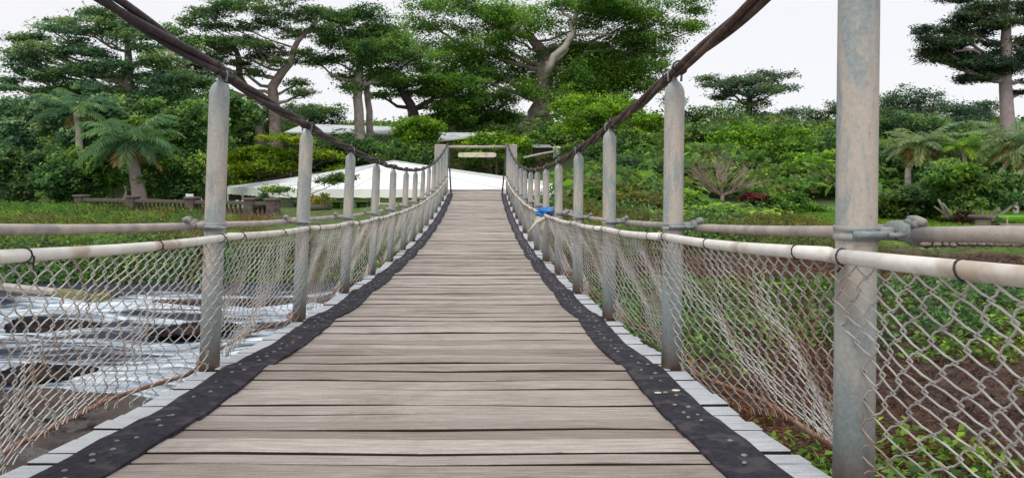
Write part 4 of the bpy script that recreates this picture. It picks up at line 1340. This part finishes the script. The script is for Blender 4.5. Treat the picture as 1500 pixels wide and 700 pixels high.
tree('rain_tree', 'sprawling grey limbed tree with thin layered leaves above the first left post', 'tree', R, 62,
     [(405, 255, .6), (402, 165, .5), (398, 128, .42), (425, 92, .3), (436, 60, .22), (465, 30, .12)],
     [(300, 18, 40, 7), (340, 8, 36, 7), (375, 14, 44, 9), (420, 6, 44, 6), (440, 22, 40, 8), (310, 36, 36, 6), (352, 38, 40, 6), (395, 32, 34, 7), (470, 18, 30, 5), (300, 58, 30, 4), (355, 66, 44, 7), (395, 72, 34, 7), (430, 48, 36, 6), (470, 40, 26, 6),
      (315, 84, 26, 6), (410, 92, 24, 5), (450, 78, 26, 5), (345, 92, 20, 4), (330, 112, 20, 5), (372, 108, 16, 5), (430, 122, 22, 5), (450, 135, 22, 5), (290, 105, 20, 7), (300, 125, 30, 7), (275, 30, 22, 8)],
     26000, .24, 'dark', 'bark', .9, .5, 1.0, .35, .45, .6, twigs=4, limb_r=.4)
tree('fork_trunk_tree', 'pale forked limb tree leaning left behind the first left post', 'tree', R, 64,
     [(385, 250, .5), (378, 170, .4), (352, 115, .32), (350, 84, .26), (338, 60, .12)],
     [(335, 62, 30, 5), (322, 72, 26, 4), (362, 58, 24, 5), (380, 84, 22, 4)], 3500, .24, 'dark', 'bark', .9, .5, 1.0, twigs=3, limb_r=.4)
tree('tall_tree', 'tall twin trunk tree with a dense dark crown left of the great tree', 'tree', R, 66,
     [(530, 240, .55), (527, 180, .45), (524, 125, .4), (530, 70, .25)],
     [(500, 30, 36, 12), (535, 20, 40, 10), (500, 55, 30, 12), (545, 45, 44, 14), (580, 62, 38, 14), (520, 72, 44, 14), (490, 88, 24, 9), (555, 88, 46, 14), (595, 85, 36, 12), (530, 108, 44, 10), (575, 110, 40, 9), (503, 112, 20, 6), (610, 98, 28, 8), (515, 128, 26, 6), (465, 92, 20, 6)],
     42000, .25, 'deep', 'bark_pale', .8, .6, .9, .4)
tree('tall_tree', 'second pale trunk standing close behind the twin trunk tree', 'tree', R, 68,
     [(545, 240, .4), (541, 180, .32), (538, 130, .27), (545, 80, .12)], [(560, 75, 34, 14), (545, 55, 30, 12)], 4000, .25, 'deep', 'bark_pale', .8, .6)
tree('spreading_tree', 'dark spreading tree with low forked trunk right above the pale roof', 'tree', R, 70,
     [(612, 230, .7), (610, 185, .6), (605, 160, .5), (588, 130, .3)],
     [(575, 122, 38, 6), (615, 118, 40, 7), (650, 118, 36, 8), (590, 135, 22, 5), (640, 138, 40, 10), (670, 132, 30, 9), (655, 158, 34, 13), (630, 175, 30, 12), (665, 178, 26, 10), (555, 140, 18, 4), (690, 118, 24, 6), (690, 150, 20, 8)],
     26000, .26, 'mid', 'bark_dark', .8, .55, 1.0, .4)
great = tree('great_tree', 'great broad crowned tree with massive buttressed trunk above the far portal', 'tree', R, 76,
     [(784, 190, 1.6), (790, 165, 1.15), (797, 125, .95), (800, 95, .85), (790, 70, .55), (770, 45, .35)],
     [(620, 12, 40, 11), (665, 6, 46, 13), (710, 14, 46, 14), (640, 38, 40, 9), (690, 44, 46, 11), (735, 38, 44, 14), (600, 30, 26, 9), (770, 14, 46, 16), (750, 58, 34, 8), (790, 40, 36, 12), (840, 6, 50, 12), (900, 14, 54, 14), (950, 10, 50, 12), (1000, 4, 36, 8), (1025, 14, 22, 4),
      (860, 34, 46, 14), (910, 46, 50, 14), (955, 38, 40, 10), (990, 44, 36, 6), (875, 66, 56, 15), (930, 72, 50, 13), (970, 76, 30, 8), (835, 62, 32, 12), (870, 94, 60, 16), (925, 102, 46, 13), (965, 100, 20, 5), (840, 112, 44, 16), (890, 126, 56, 14), (945, 128, 30, 8), (760, 96, 30, 8), (745, 112, 26, 10), (720, 78, 34, 6), (690, 90, 28, 4), (660, 100, 30, 5), (720, 100, 26, 5), (768, 128, 26, 12), (820, 138, 40, 12), (1015, 40, 16, 3), (640, 68, 30, 8), (605, 62, 24, 6), (850, 80, 70, 24), (800, 80, 40, 16), (900, 112, 70, 20), (880, 20, 80, 20), (780, 110, 40, 14), (700, 26, 60, 12), (690, 66, 60, 12), (740, 78, 40, 12), (650, 90, 50, 9), (700, 112, 44, 9), (600, 76, 30, 9), (960, 60, 60, 12), (830, 120, 60, 16), (900, 84, 80, 22)],
     135000, .28, 'mid', 'bark', .85, .8, .55, .5, .5, .7, twigs=2, limb_r=.32)
# bare pale limbs of the great tree that show through its crown
def bare_limbs(root):
    o = Vector(root.location)
    for pts, rad in ((((800, 108), (812, 84), (836, 58), (840, 40), (847, 20), (842, -12)), (.42, .36, .32, .28, .24, .12)), (((842, 38), (828, 18), (822, -4)), (.2, .15, .07)),
                     (((846, 22), (862, 6), (872, -8)), (.18, .13, .06)), (((838, 52), (866, 51), (898, 52)), (.15, .12, .07)), (((770, 48), (752, 44), (730, 30)), (.25, .2, .1)), (((800, 95), (820, 82), (832, 70)), (.3, .24, .16))):
        q = [P(x, y, 74.2) - o for x, y in pts]
        f = []; r = []
        for k in range(len(q) - 1):
            for t in (0, .5):
                p = q[k].lerp(q[k + 1], t) + Vector((random.uniform(-.25, .25), random.uniform(-.4, .4), random.uniform(-.1, .1))) * (1 if k + t > 0 else 0)
                f.append(p); r.append(rad[k] * (1 - t) + rad[k + 1] * t)
        f.append(q[-1]); r.append(rad[-1])
        m = MB(); m.tube(f, r, 7); m.build('bare_limb', M['bark_pale'], root, True)
bare_limbs(great)
tree('tall_tree', 'tall blue green tree filling the gap left of the first left post top', 'tree', R, 60,
     [(262, 250, .5), (265, 180, .4), (268, 120, .3), (270, 80, .15)],
     [(262, 70, 34, 9), (285, 88, 34, 10), (240, 104, 40, 12), (285, 118, 40, 12), (262, 138, 48, 14), (230, 150, 40, 12), (300, 150, 36, 12), (268, 165, 50, 12), (292, 58, 24, 6), (248, 48, 26, 6)],
     16000, .26, 'deep', 'bark', .9, .6, .9, .4, twigs=3)
tree('tall_tree', 'leafy tree with thin branches between the twin trunk tree and the great tree', 'tree', R, 80,
     [(668, 230, .6), (664, 180, .5), (660, 130, .35), (664, 90, .2)],
     [(650, 78, 36, 9), (690, 88, 34, 9), (630, 104, 30, 9), (672, 112, 40, 10), (712, 122, 36, 10), (640, 132, 36, 10), (688, 142, 40, 12), (724, 146, 30, 12), (655, 152, 36, 12), (700, 164, 40, 12)],
     12000, .27, 'mid', 'bark', .9, .6, .9, .4, twigs=3)
tree('tall_tree', 'dark leafed tree under the sprawling tree, left of the twin trunks', 'tree', R, 86,
     [(452, 240, .5), (455, 190, .4), (458, 160, .25)],
     [(440, 158, 36, 10), (475, 164, 36, 10), (415, 168, 36, 10), (455, 176, 46, 10), (490, 174, 24, 8), (385, 160, 30, 9), (355, 158, 36, 10)],
     12000, .28, 'dark', 'bark_dark', .9, .6, .9, .4)
tree('round_tree', 'dark rounded tree behind the great trunk on its left', 'tree', R, 84,
     [(715, 215, .5), (715, 170, .4)], [(715, 150, 34, 18), (740, 165, 26, 16), (690, 168, 28, 15), (722, 178, 40, 14), (745, 142, 18, 9), (670, 185, 24, 10)], 10000, .32, 'deep', 'bark_dark', .8, .7)
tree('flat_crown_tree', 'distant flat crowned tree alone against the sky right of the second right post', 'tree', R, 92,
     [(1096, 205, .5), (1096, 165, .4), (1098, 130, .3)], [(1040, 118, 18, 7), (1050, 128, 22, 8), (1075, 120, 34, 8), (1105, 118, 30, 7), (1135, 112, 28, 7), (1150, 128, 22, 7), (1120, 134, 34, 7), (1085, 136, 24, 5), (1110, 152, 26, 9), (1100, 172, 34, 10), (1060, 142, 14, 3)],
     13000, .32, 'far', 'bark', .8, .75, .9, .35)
tree('tall_pine', 'tall dark pine with tiered drooping branches at the right edge', 'tree', R, 48,
     [(1484, 255, .52), (1478, 205, .44), (1474, 120, .36), (1473, 40, .28), (1474, -40, .2)],
     [(1420, -4, 38, 8), (1450, 12, 36, 9), (1425, 22, 34, 8), (1410, 30, 28, 6), (1400, 40, 24, 4), (1450, 34, 34, 9), (1395, 46, 20, 4), (1435, 46, 32, 6), (1348, 46, 16, 5), (1356, 58, 22, 8), (1385, 66, 36, 7), (1415, 62, 20, 4), (1365, 74, 24, 7), (1400, 80, 40, 9), (1378, 88, 26, 5), (1430, 86, 30, 7),
      (1410, 98, 34, 7), (1445, 98, 34, 9), (1470, 96, 30, 9), (1440, 112, 34, 7), (1465, 106, 26, 8), (1495, 84, 30, 12), (1500, 60, 24, 8), (1505, 8, 30, 10), (1500, 30, 22, 8), (1470, 76, 16, 8), (1448, 66, 8, 4), (1500, 120, 16, 4), (1496, 134, 12, 3)],
     60000, .19, 'pine', 'bark_pink', .6, .34, .8, .4, .4, .4, twigs=3, split=0)
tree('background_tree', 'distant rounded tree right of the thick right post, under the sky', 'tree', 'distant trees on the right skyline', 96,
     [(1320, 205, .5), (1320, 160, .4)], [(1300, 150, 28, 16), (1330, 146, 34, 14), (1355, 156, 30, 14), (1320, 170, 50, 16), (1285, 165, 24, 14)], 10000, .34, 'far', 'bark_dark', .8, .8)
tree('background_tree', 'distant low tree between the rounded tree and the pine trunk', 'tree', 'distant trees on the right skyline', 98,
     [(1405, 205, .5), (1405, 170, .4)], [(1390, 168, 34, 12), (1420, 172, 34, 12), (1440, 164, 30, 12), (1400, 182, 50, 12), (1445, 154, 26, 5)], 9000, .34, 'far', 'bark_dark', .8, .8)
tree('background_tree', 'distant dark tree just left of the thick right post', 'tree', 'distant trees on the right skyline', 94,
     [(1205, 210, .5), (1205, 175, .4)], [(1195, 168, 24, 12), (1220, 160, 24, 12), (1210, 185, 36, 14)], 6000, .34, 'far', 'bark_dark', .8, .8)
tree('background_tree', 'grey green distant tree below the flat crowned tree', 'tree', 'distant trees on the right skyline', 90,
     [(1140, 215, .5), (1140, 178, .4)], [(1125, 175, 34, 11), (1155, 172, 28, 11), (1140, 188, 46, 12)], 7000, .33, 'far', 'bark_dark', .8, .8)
tree('background_tree', 'dark round topped tree behind the second right post', 'tree', 'distant trees on the right skyline', 82,
     [(1040, 215, .5), (1035, 180, .4)], [(1020, 165, 30, 13), (1050, 172, 28, 12), (1000, 178, 26, 12), (1060, 190, 40, 12), (1020, 190, 50, 14), (985, 150, 16, 8)], 10000, .3, 'deep', 'bark_dark', .8, .7)

# leafy middle storey, one shrub or low tree after another
U = 'shrubs and low trees of the garden'
B = [
 # label, d, x, y, rx, ry, n, size, green
 ('dark blue green tree low at the far left edge', 46, 20, 190, 70, 48, 9000, .26, 'blue'),
 ('dark bush under the far left tree behind the grassy bank', 40, 30, 255, 70, 36, 8000, .22, 'dark'),
 ('blue green tree left of the leaning palm trunk', 44, 110, 175, 60, 38, 8000, .25, 'blue'),
 ('deep green shrub between the grassy bank and the palm trunk', 38, 120, 258, 60, 34, 8000, .2, 'deep'),
 ('rounded green shrub directly left of the palm trunk', 37, 165, 240, 38, 26, 6000, .2, 'mid'),
 ('deep green tree behind the leaning palm crown', 46, 190, 180, 70, 34, 8000, .25, 'deep'),
 ('green layered tree between the palm and the nearest left post', 42, 260, 200, 60, 40, 10000, .22, 'deep'),
 ('dense dark shrub behind the balustrade right of the palm trunk', 36, 255, 262, 55, 32, 9000, .18, 'deep'),
 ('mid green tree behind the nearest left post', 50, 320, 175, 60, 36, 8000, .26, 'deep'),
 ('dark tree under the sprawling grey limbed tree', 66, 352, 182, 52, 28, 7000, .28, 'dark'),
 ('dark shrub below the pale long roof on its left', 64, 450, 232, 60, 24, 7000, .26, 'dark'),
 ('deep green shrub behind the third left post', 63, 500, 234, 50, 26, 7000, .26, 'deep'),
 ('deep green shrub above the marquee apex', 64, 560, 228, 55, 22, 7000, .27, 'deep'),
 ('dark green shrub left of the far portal', 59.5, 612, 236, 38, 22, 6000, .26, 'deep'),
 ('bright yellowish shrub at the left end of the pale shed roof', 60, 612, 190, 30, 16, 4000, .25, 'bright'),
 ('bright green low tree behind the portal beam', 59.5, 728, 212, 44, 12, 6000, .25, 'bright'),
 ('mid green shrub framed by the far portal', 63, 700, 248, 55, 26, 7000, .24, 'mid'),
 ('bright green tree just right of the great trunk', 64, 872, 160, 58, 20, 9000, .26, 'bright'),
 ('green tree above the small hut', 68, 828, 200, 38, 12, 5000, .27, 'mid'),
 ('green hedge like shrub below the small hut', 63, 790, 248, 45, 22, 6000, .22, 'mid'),
 ('bright layered tree behind the third right post', 56, 905, 178, 70, 24, 9000, .24, 'bright'),
 ('deep green tree between the third and second right posts', 52, 925, 225, 60, 30, 9000, .22, 'deep'),
 ('dark leafy shrub low between the third and second right posts', 40, 925, 262, 50, 26, 8000, .18, 'dark'),
 ('olive green low shrub behind the blue cloth bundle', 33, 880, 300, 60, 18, 8000, .13, 'olive'),
 ('olive low bush left of the second right post', 30, 945, 300, 40, 17, 6000, .12, 'olive'),
 ('deep green tree right behind the second right post', 54, 1020, 215, 50, 28, 8000, .24, 'dark'),
 ('large bright green tree behind the bare twiggy shrub', 52, 1120, 215, 70, 30, 12000, .22, 'bright'),
 ('bright green shrub left of the thick right post', 40, 1185, 265, 60, 32, 11000, .18, 'bright'),
 ('mid green shrub above the broad leaf plants', 44, 1160, 235, 60, 24, 9000, .2, 'mid'),
 ('deep green shrub behind the thick right post', 42, 1240, 240, 50, 36, 9000, .2, 'deep'),
 ('low green bush at the foot of the bright shrub', 31, 1150, 306, 50, 18, 8000, .13, 'mid'),
 ('dark hedge tree right of the thick post under the skyline', 62, 1330, 196, 80, 24, 10000, .26, 'dark'),
 ('dark green shrub behind the palms at the right', 48, 1420, 215, 80, 26, 9000, .22, 'dark'),
 ('deep green shrub under the palm crowns right of the thick post', 36, 1320, 255, 50, 28, 9000, .17, 'deep'),
 ('dark glossy shrub low right of the thick post', 28, 1330, 300, 50, 24, 9000, .13, 'dark'),
 ('mid green shrub at the right edge behind the picnic table', 34, 1480, 262, 50, 28, 8000, .17, 'mid'),
 ('deep green shrub right of the stone table', 32, 1490, 298, 40, 20, 6000, .15, 'deep'),
]
for (lb, d, x, y, rx, ry, n, s, g) in B:
    bush('garden_shrub', lb, 'shrub', U, d, x, y, rx, ry, n, s, g, lobes=7, clump=.28 * d / 40)
bush('garden_shrub', 'small red leaved shrub beside the bare twiggy shrub', 'shrub', U, 31, 1102, 290, 13, 4.5, 1500, .10, 'red', lobes=4, clump=.12)

# slender bright leaved tree in front of the marquee
tree('slender_tree', 'slender young tree with bright yellow green tiers behind the marquee left end', 'tree', 'young trees', 60,
     [(425, 262, .12), (428, 240, .10), (432, 205, .06)],
     [(345, 232, 26, 6), (372, 222, 34, 7), (410, 228, 30, 7), (440, 226, 34, 7), (350, 252, 30, 7), (385, 244, 34, 7), (425, 246, 30, 7), (365, 264, 26, 6), (345, 270, 20, 6), (405, 202, 24, 3), (440, 206, 22, 4), (480, 228, 22, 5), (500, 248, 26, 5), (470, 262, 22, 4)],
     17000, .25, 'lime', 'bark', .9, .45, 1.0, .35, twigs=2)
tree('thin_sapling', 'thin sapling with sparse leafy twigs in front of the marquee roof', 'sapling', None, 36,
     [(436, 300, .06), (437, 275, .05), (438, 254, .035)], [(480, 263, 22, 4), (505, 258, 16, 3), (400, 278, 22, 2)], 900, .16, 'deep', 'bark_dark', .8, .3, 1.0)

# ------------------------------------------------------------------ palms
palm('leaning grey trunk palm with drooping crown rising behind the balustrade', 'palms', 35, [(205, 292, .33), (199, 255, .29), (193, 232, .25), (190, 212, .13)], 26, 2.9, 'palm', 4, 'bark_pink', 1.9, .6)
palm('pale trunk palm half hidden in the trees at the far left', 'palms', 41, [(118, 250, .2), (115, 190, .16), (111, 165, .14)], 14, 2.8, 'palm', 2, 'bark_pale', 1.7, .5)
palm('palm with dark arching fronds just above the marquee peak', 'palms', 65, [(560, 245, .2), (560, 226, .16)], 16, 3.2, 'palm', 0, 'bark_dark', 1.5, .6)
palm('palm with arching fronds below the left end of the pale long roof', 'palms', 66, [(466, 245, .2), (470, 216, .14)], 14, 3.0, 'palm', 1, 'bark_dark', 1.5, .6)
G2 = 'pale trunk palms on the right'
palm('palm with trunk leaning right, its crown nearest the thick post', G2, 33, [(1372, 248, .11), (1355, 222, .105), (1350, 210, .10)], 22, 1.8, 'pale_palm', 10, 'bark_white', 1.2, .40, elr=(-.1, .9), deadL=.6)
palm('palm on a short trunk leaning left beside the thick post', G2, 33.5, [(1330, 250, .12), (1338, 232, .11), (1345, 214, .1)], 18, 1.5, 'pale_palm', 8, 'bark_white', 1.2, .34, elr=(-.1, .8), deadL=.6)
palm('upright short palm in the middle of the palm row', G2, 34, [(1394, 246, .11), (1398, 222, .1)], 20, 1.7, 'pale_palm', 8, 'bark_white', 1.2, .34, elr=(-.1, .9), deadL=.6)
palm('bright green young palm above the white stemmed shrub', G2, 32, [(1414, 240, .09), (1410, 215, .08)], 16, 1.2, 'bright', 3, 'bark_white', 1.2, .34, elr=(0, 1.1), deadL=.6)
palm('thin palm between the young palm and the pine trunk', G2, 34.5, [(1422, 244, .09), (1420, 218, .08)], 18, 1.7, 'pale_palm', 8, 'bark_white', 1.2, .40, elr=(-.1, .8), deadL=.6)
palm('long slanting trunk palm with yellowing crown in front of the pine', G2, 31, [(1462, 258, .10), (1480, 232, .09), (1491, 208, .09)], 22, 2.3, 'pale_palm', 14, 'bark_white', 1.1, .4, elr=(-.1, .9), deadL=.7)
palm('slanting palm at the right edge behind the picnic table', G2, 30, [(1488, 262, .10), (1506, 238, .09), (1520, 215, .09)], 20, 2.0, 'pale_palm', 10, 'bark_white', 1.1, .4, elr=(-.1, .9), deadL=.7)

# ------------------------------------------------------------------ small plants near the right lawn
def white_stem_shrub():
    d = 26.0; c = P(1410, 320, d)
    gz = float(terr(c.x, d)); root = empty('white_stemmed_shrub', (c.x, d, gz)); tag(root, 'many stemmed white barked shrub with glossy leaves behind the stone table', 'shrub')
    o = Vector(root.location)
    for (x0, y0, x1, y1, r) in ((1393, 318, 1365, 292, .05), (1398, 318, 1372, 297, .045), (1402, 318, 1380, 303, .04), (1406, 316, 1403, 292, .045), (1411, 316, 1412, 290, .05), (1420, 316, 1424, 290, .045), (1428, 315, 1422, 292, .05), (1434, 315, 1437, 294, .05), (1442, 317, 1470, 285, .045), (1448, 318, 1492, 288, .05), (1452, 318, 1500, 276, .045)):
        m = MB(); a = P(x0, y0, d) - o; a.z = min(a.z, .2) - .1; a.y += random.uniform(-.3, .3); b = P(x1, y1, d) - o; b.y += random.uniform(-.5, .5)
        m.tube(branch_pts(a, b, 4, 0, .02), [r * 1.1, r, r * .95, r * .85, r * .7], 7); m.build('stem', M['bark_white'], root, True)
    E = [(P(x, y, d) - o, (rx * d / F, rx * d / F * .8, ry * d / F)) for x, y, rx, ry in ((1405, 268, 40, 22), (1442, 272, 38, 20), (1380, 280, 28, 16), (1425, 286, 44, 12), (1468, 278, 26, 16), (1395, 254, 26, 12))]
    leaves_obj('foliage', E, 10000, .15, LM['deep'], root, .22, .6, .3)
    E = [(P(x, y, d - .5) - o, (rx * d / F, .5, ry * d / F)) for x, y, rx, ry in ((1395, 252, 24, 7), (1380, 262, 22, 8), (1410, 248, 18, 6))]
    leaves_obj('pale_foliage', E, 1800, .13, LM['mid'], root, .18, .6, .3)
    m = link('leaf_litter', None) if False else None
    leaves_obj('leaf_litter', [((0.0, -.1, .06), (.95, .6, .22))], 4500, .16, LM['brown'], root, .2, .25, .2, .4, .4)
white_stem_shrub()

def bare_shrub():
    d = 34.0; c = P(1058, 288, d)
    root = empty('bare_shrub', (c.x, d, float(terr(c.x, d)))); tag(root, 'leafless pinkish twiggy shrub fanning out beside the second right post', 'shrub')
    o = Vector(root.location)
    b0 = P(1058, 287, d) - o
    m = MB(); m.tube([(b0.x, 0, -.1), (b0.x, 0, b0.z)], .09, 7)
    def grow(p, dirv, L, r, lv):
        q = p + dirv * L
        m.tube(branch_pts(p, q, 2, 0, .06), [r, r * .8, r * .6], 4, cap=False)
        if lv > 0:
            for _ in range(3 if lv > 1 else 3):
                dv = (dirv + Vector((random.uniform(-.5, .5), random.uniform(-.5, .5), random.uniform(-.15, .4)))).normalized()
                grow(p.lerp(q, random.uniform(.55, 1)), dv, L * random.uniform(.5, .75), r * .6, lv - 1)
    for i in range(26):
        a = random.uniform(-1.25, 1.25)
        dv = Vector((math.sin(a) * 1.25, random.uniform(-.6, .6), math.cos(a))).normalized()
        grow(b0, dv, random.uniform(.75, 1.15), .017, 3)
    m.build('branches', M['twig'], root)
bare_shrub()

def broad_leaf(label, d, x, y, rx, ry, n, L, green='mid'):
    c = P(x, y, d); root = empty('broad_leaf_plant', (c.x, d, float(terr(c.x, d)))); tag(root, label, 'plant', 'broad leaf plants behind the right rail')
    o = Vector(root.location); base = c - o
    st = MB()
    for i in range(n):
        q = Vector((base.x + random.uniform(-1, 1) * rx * d / F, random.uniform(-.7, .7), base.z + random.uniform(-1, 1) * ry * d / F))
        st.tube([(q.x * .6, q.y * .6, -.1), (q.x * .85, q.y * .85, q.z * .6), tuple(q)], [.014, .011, .007], 4, cap=False)
        az = random.uniform(0, 6.28); m = MB()
        l = L * random.uniform(.7, 1.2)
        u = Vector((math.cos(az), math.sin(az), -.35)).normalized(); s = Vector((-math.sin(az), math.cos(az), random.uniform(-.2, .2)))
        up = s.cross(u) * -1
        prof = ((0, .0), (.15, .30), (.4, .38), (.7, .26), (1.0, 0.0))
        for t, w in prof:
            mid = u * l * t + Vector((0, 0, .10 * l * math.sin(PI * t)))
            for k in (-1, 0, 1): m.v.append(tuple(mid + s * (w * l * k) + Vector((0, 0, .07 * l * abs(k) * (1 if w else 0)))))
        for j in range(4):
            for k in range(2): m.f.append((j*3+k, j*3+k+1, (j+1)*3+k+1, (j+1)*3+k))
        me = m.mesh('leaf', True); at = me.attributes.new('tone', 'FLOAT', 'POINT'); tv = random.uniform(.35, 1)
        at.data.foreach_set('value', [tv] * len(me.vertices))
        ob = link('leaf', me, LM[green], root); ob.location = q
    st.build('stems', M['bark_pale'], root)
broad_leaf('broad leaved green plants right of the second right post', 27, 1045, 308, 40, 11, 90, .36, 'bright')
broad_leaf('broad leaved plants left of the bright shrub, right of the bare shrub', 26, 1105, 312, 26, 8, 50, .32, 'bright')
broad_leaf('broad leaved clump just left of the second right post', 27, 955, 316, 16, 8, 30, .32, 'mid')

# ------------------------------------------------------------------ ground cover: uncountable
def ground_cover(name, n, xr, dr, size, mat, keep, lift=.06, aspect=.55, up=.5, cl=1.0):
    x = rng.uniform(*xr, n); d = rng.uniform(*dr, n)
    k = keep(x, d); m = rng.random(n) < k
    x, d = x[m], d[m]
    per = 8
    X = (x[:, None] + rng.normal(size=(len(x), per)) * .13 * cl).ravel(); Dd = (d[:, None] + rng.normal(size=(len(x), per)) * .13 * cl).ravel()
    z = terr(X, Dd) + np.abs(rng.normal(size=len(X))) * lift
    t = np.clip(np.repeat(.45 + .22 * rng.normal(size=len(x)), per) + .15 * rng.normal(size=len(X)), 0, 1)
    V, Q = leaf_quads(np.stack([X, Dd, z], -1), size, aspect, up)
    o = link(name, np_mesh(name, V, Q, np.repeat(t, 4)), mat); tag(o, kind='stuff'); return o
pn = lambda x, d, s, o: np.clip((fbm(x * s + o, d * s + o * 2, 4) - .47) * 6 + .35, 0, 1)
# green creepers on the right slope, dead vine litter between them
ground_cover('creeper', 7500, (1.0, 18), (4.5, 17.2), .10, LM['mid'], lambda x, d: pn(x, d, .55, 3) * np.where(d < 7.2, 1.0, np.where(d < 10.5, .28, .9)) * np.clip((x - .8) / 1.0, 0, 1), .10)
ground_cover('creeper', 4500, (1.0, 18), (4.5, 17.2), .10, LM['deep'], lambda x, d: pn(x, d, .5, 9) * np.where(d < 7.0, 1.0, np.where(d < 11.0, .05, .8)) * np.clip((x - .8) / 1.0, 0, 1), .12)
ground_cover('dead_vine', 16000, (.6, 16), (3.0, 20.5), .12, LM['brown'], lambda x, d: .35 + .65 * pn(x, d, .6, 21), .05, .18)
ground_cover('river_bank_plants', 8000, (-30, -1.8), (20.6, 23.0), .15, LM['dark'], lambda x, d: .35 + .65 * pn(x, d, .5, 5), .12)
ground_cover('river_bank_plants', 3500, (-30, -1.5), (20.6, 23.6), .13, LM['mid'], lambda x, d: pn(x, d, .5, 15), .14)
ground_cover('bank_grass', 6000, (-30, -10), (23.0, 32), .16, LM['mid'], lambda x, d: .3 + .7 * pn(x, d, .45, 7), .10, .16, -.2)
ground_cover('bank_grass', 5000, (-30, -10), (23.0, 32), .16, LM['olive'], lambda x, d: pn(x, d, .35, 77), .10, .16, -.2)
ground_cover('bank_grass', 3500, (-26, -7), (23.0, 29), .15, LM['dry'], lambda x, d: pn(x, d, .5, 27), .09, .16, -.2)
ground_cover('bank_grass', 7000, (1.5, 11.5), (20.5, 30), .15, LM['olive'], lambda x, d: .3 + .7 * pn(x, d, .5, 37), .16, .2, -.1)
ground_cover('bank_plants', 5000, (1.5, 14), (19.0, 30), .17, LM['deep'], lambda x, d: pn(x, d, .5, 47) * ((x < 11) & (d > 20.9)), .25)
ground_cover('bank_plants', 4000, (1.0, 16), (11.5, 20.6), .13, LM['dark'], lambda x, d: (.2 + .8 * pn(x, d, .6, 57)) * (d < 17.0), .16)
ground_cover('lawn_grass', 12000, (10.5, 22), (21.4, 31), .10, LM['bright'], lambda x, d: .5 + .5 * pn(x, d, .5, 17), .03, .14, -.3, 1.5)
def thicket(name, n, xr, dr, size, mat, hmax, cl, keep=None):
    """the wooded slope behind the gardens, read as one mass: mounds of leaves of uneven height"""
    x = rng.uniform(*xr, n); d = rng.uniform(*dr, n)
    if keep is not None:
        m = keep(x, d); x, d = x[m], d[m]
    h = hmax * np.clip(.15 + 1.5 * (fbm(x * .22 + 4, d * .22, 3) - .2), .1, 1.1) * (0.35 + .65 * rng.random(len(x)) ** .5)
    per = 14
    X = (x[:, None] + rng.normal(size=(len(x), per)) * cl).ravel(); Dd = (d[:, None] + rng.normal(size=(len(x), per)) * cl).ravel()
    Z = (terr(x, d)[:, None] + h[:, None] + rng.normal(size=(len(x), per)) * cl * .35).ravel()
    t = np.clip((.42 + .2 * rng.normal(size=len(x)))[:, None] + .15 * rng.normal(size=(len(x), per)), 0, 1).ravel()
    V, Q = leaf_quads(np.stack([X, Dd, Z], -1), size, .55, .5)
    o = link(name, np_mesh(name, V, Q, np.repeat(t, 4)), mat); tag(o, kind='stuff')
thicket('hillside_thicket', 7000, (-75, 75), (62, 108), .42, LM['deep'], 3.6, .55)
thicket('hillside_thicket', 3500, (-75, 75), (62, 108), .42, LM['bright'], 3.2, .55)
thicket('hillside_thicket', 2500, (-75, 75), (64, 108), .42, LM['olive'], 3.4, .55)
thicket('garden_thicket', 3800, (3.5, 34), (31, 62), .24, LM['bright'], 1.5, .34, lambda x, d: (x > 4 + (d - 31) * -.02) & ((x < 9.3) | (d > 35)) & ~((x < 9.4) & (d > 42.5) & (d < 60)))
thicket('garden_thicket', 700, (3.5, 34), (31, 62), .34, LM['olive'], 1.7, .25, lambda x, d: (x > 4) & ((x < 9.0) | (d > 34)) & ~((x < 9.4) & (d > 42.5) & (d < 60)))
thicket('garden_thicket', 260, (3.5, 34), (31, 62), .26, LM['dry'], 1.6, .25, lambda x, d: (x > 4) & ((x < 9.0) | (d > 34)) & ~((x < 9.4) & (d > 42.5) & (d < 60)))
thicket('garden_thicket', 500, (3.5, 34), (31, 56), .62, LM['mid'], 1.7, .4, lambda x, d: (x > 4) & ((x < 9.0) | (d > 34)) & ~((x < 9.4) & (d > 42.5) & (d < 60)))
thicket('garden_thicket', 2600, (3.5, 34), (31, 62), .24, LM['dark'], 1.6, .34, lambda x, d: (x > 4) & ((x < 9.0) | (d > 34)) & ~((x < 9.4) & (d > 42.5) & (d < 60)))

# loose stones of the river margin, left of the deck
def gravel():
    bm = bmesh.new(); bmesh.ops.create_icosphere(bm, subdivisions=2, radius=1)
    bv = np.array([v.co[:] for v in bm.verts]); bf = np.array([[v.index for v in f.verts] for f in bm.faces]); bm.free()
    n = 620
    x = rng.uniform(-9.5, -1.0, n); d = rng.uniform(4.6, 9.4, n)
    r = .035 + .11 * rng.random(n) ** 2.5
    z = terr(x, d) + r * .15
    Vs = []
    for i in range(n):
        w = 1 + .18 * np.sin(bv[:, 0] * 3.1 + i) + .16 * np.sin(bv[:, 1] * 4.3 + 2 * i)
        Vs.append(bv * w[:, None] * np.array([1.25, .9, .6]) * r[i] + np.array([x[i], d[i], z[i]]))
    V = np.concatenate(Vs); Fc = (bf[None] + (np.arange(n) * len(bv))[:, None, None]).reshape(-1, 3)
    me = bpy.data.meshes.new('river_stones'); me.from_pydata(V.tolist(), [], Fc.tolist())
    me.polygons.foreach_set('use_smooth', [True] * len(me.polygons))
    tag(link('river_stones', me, M['rock_brown']), kind='stuff')
gravel()
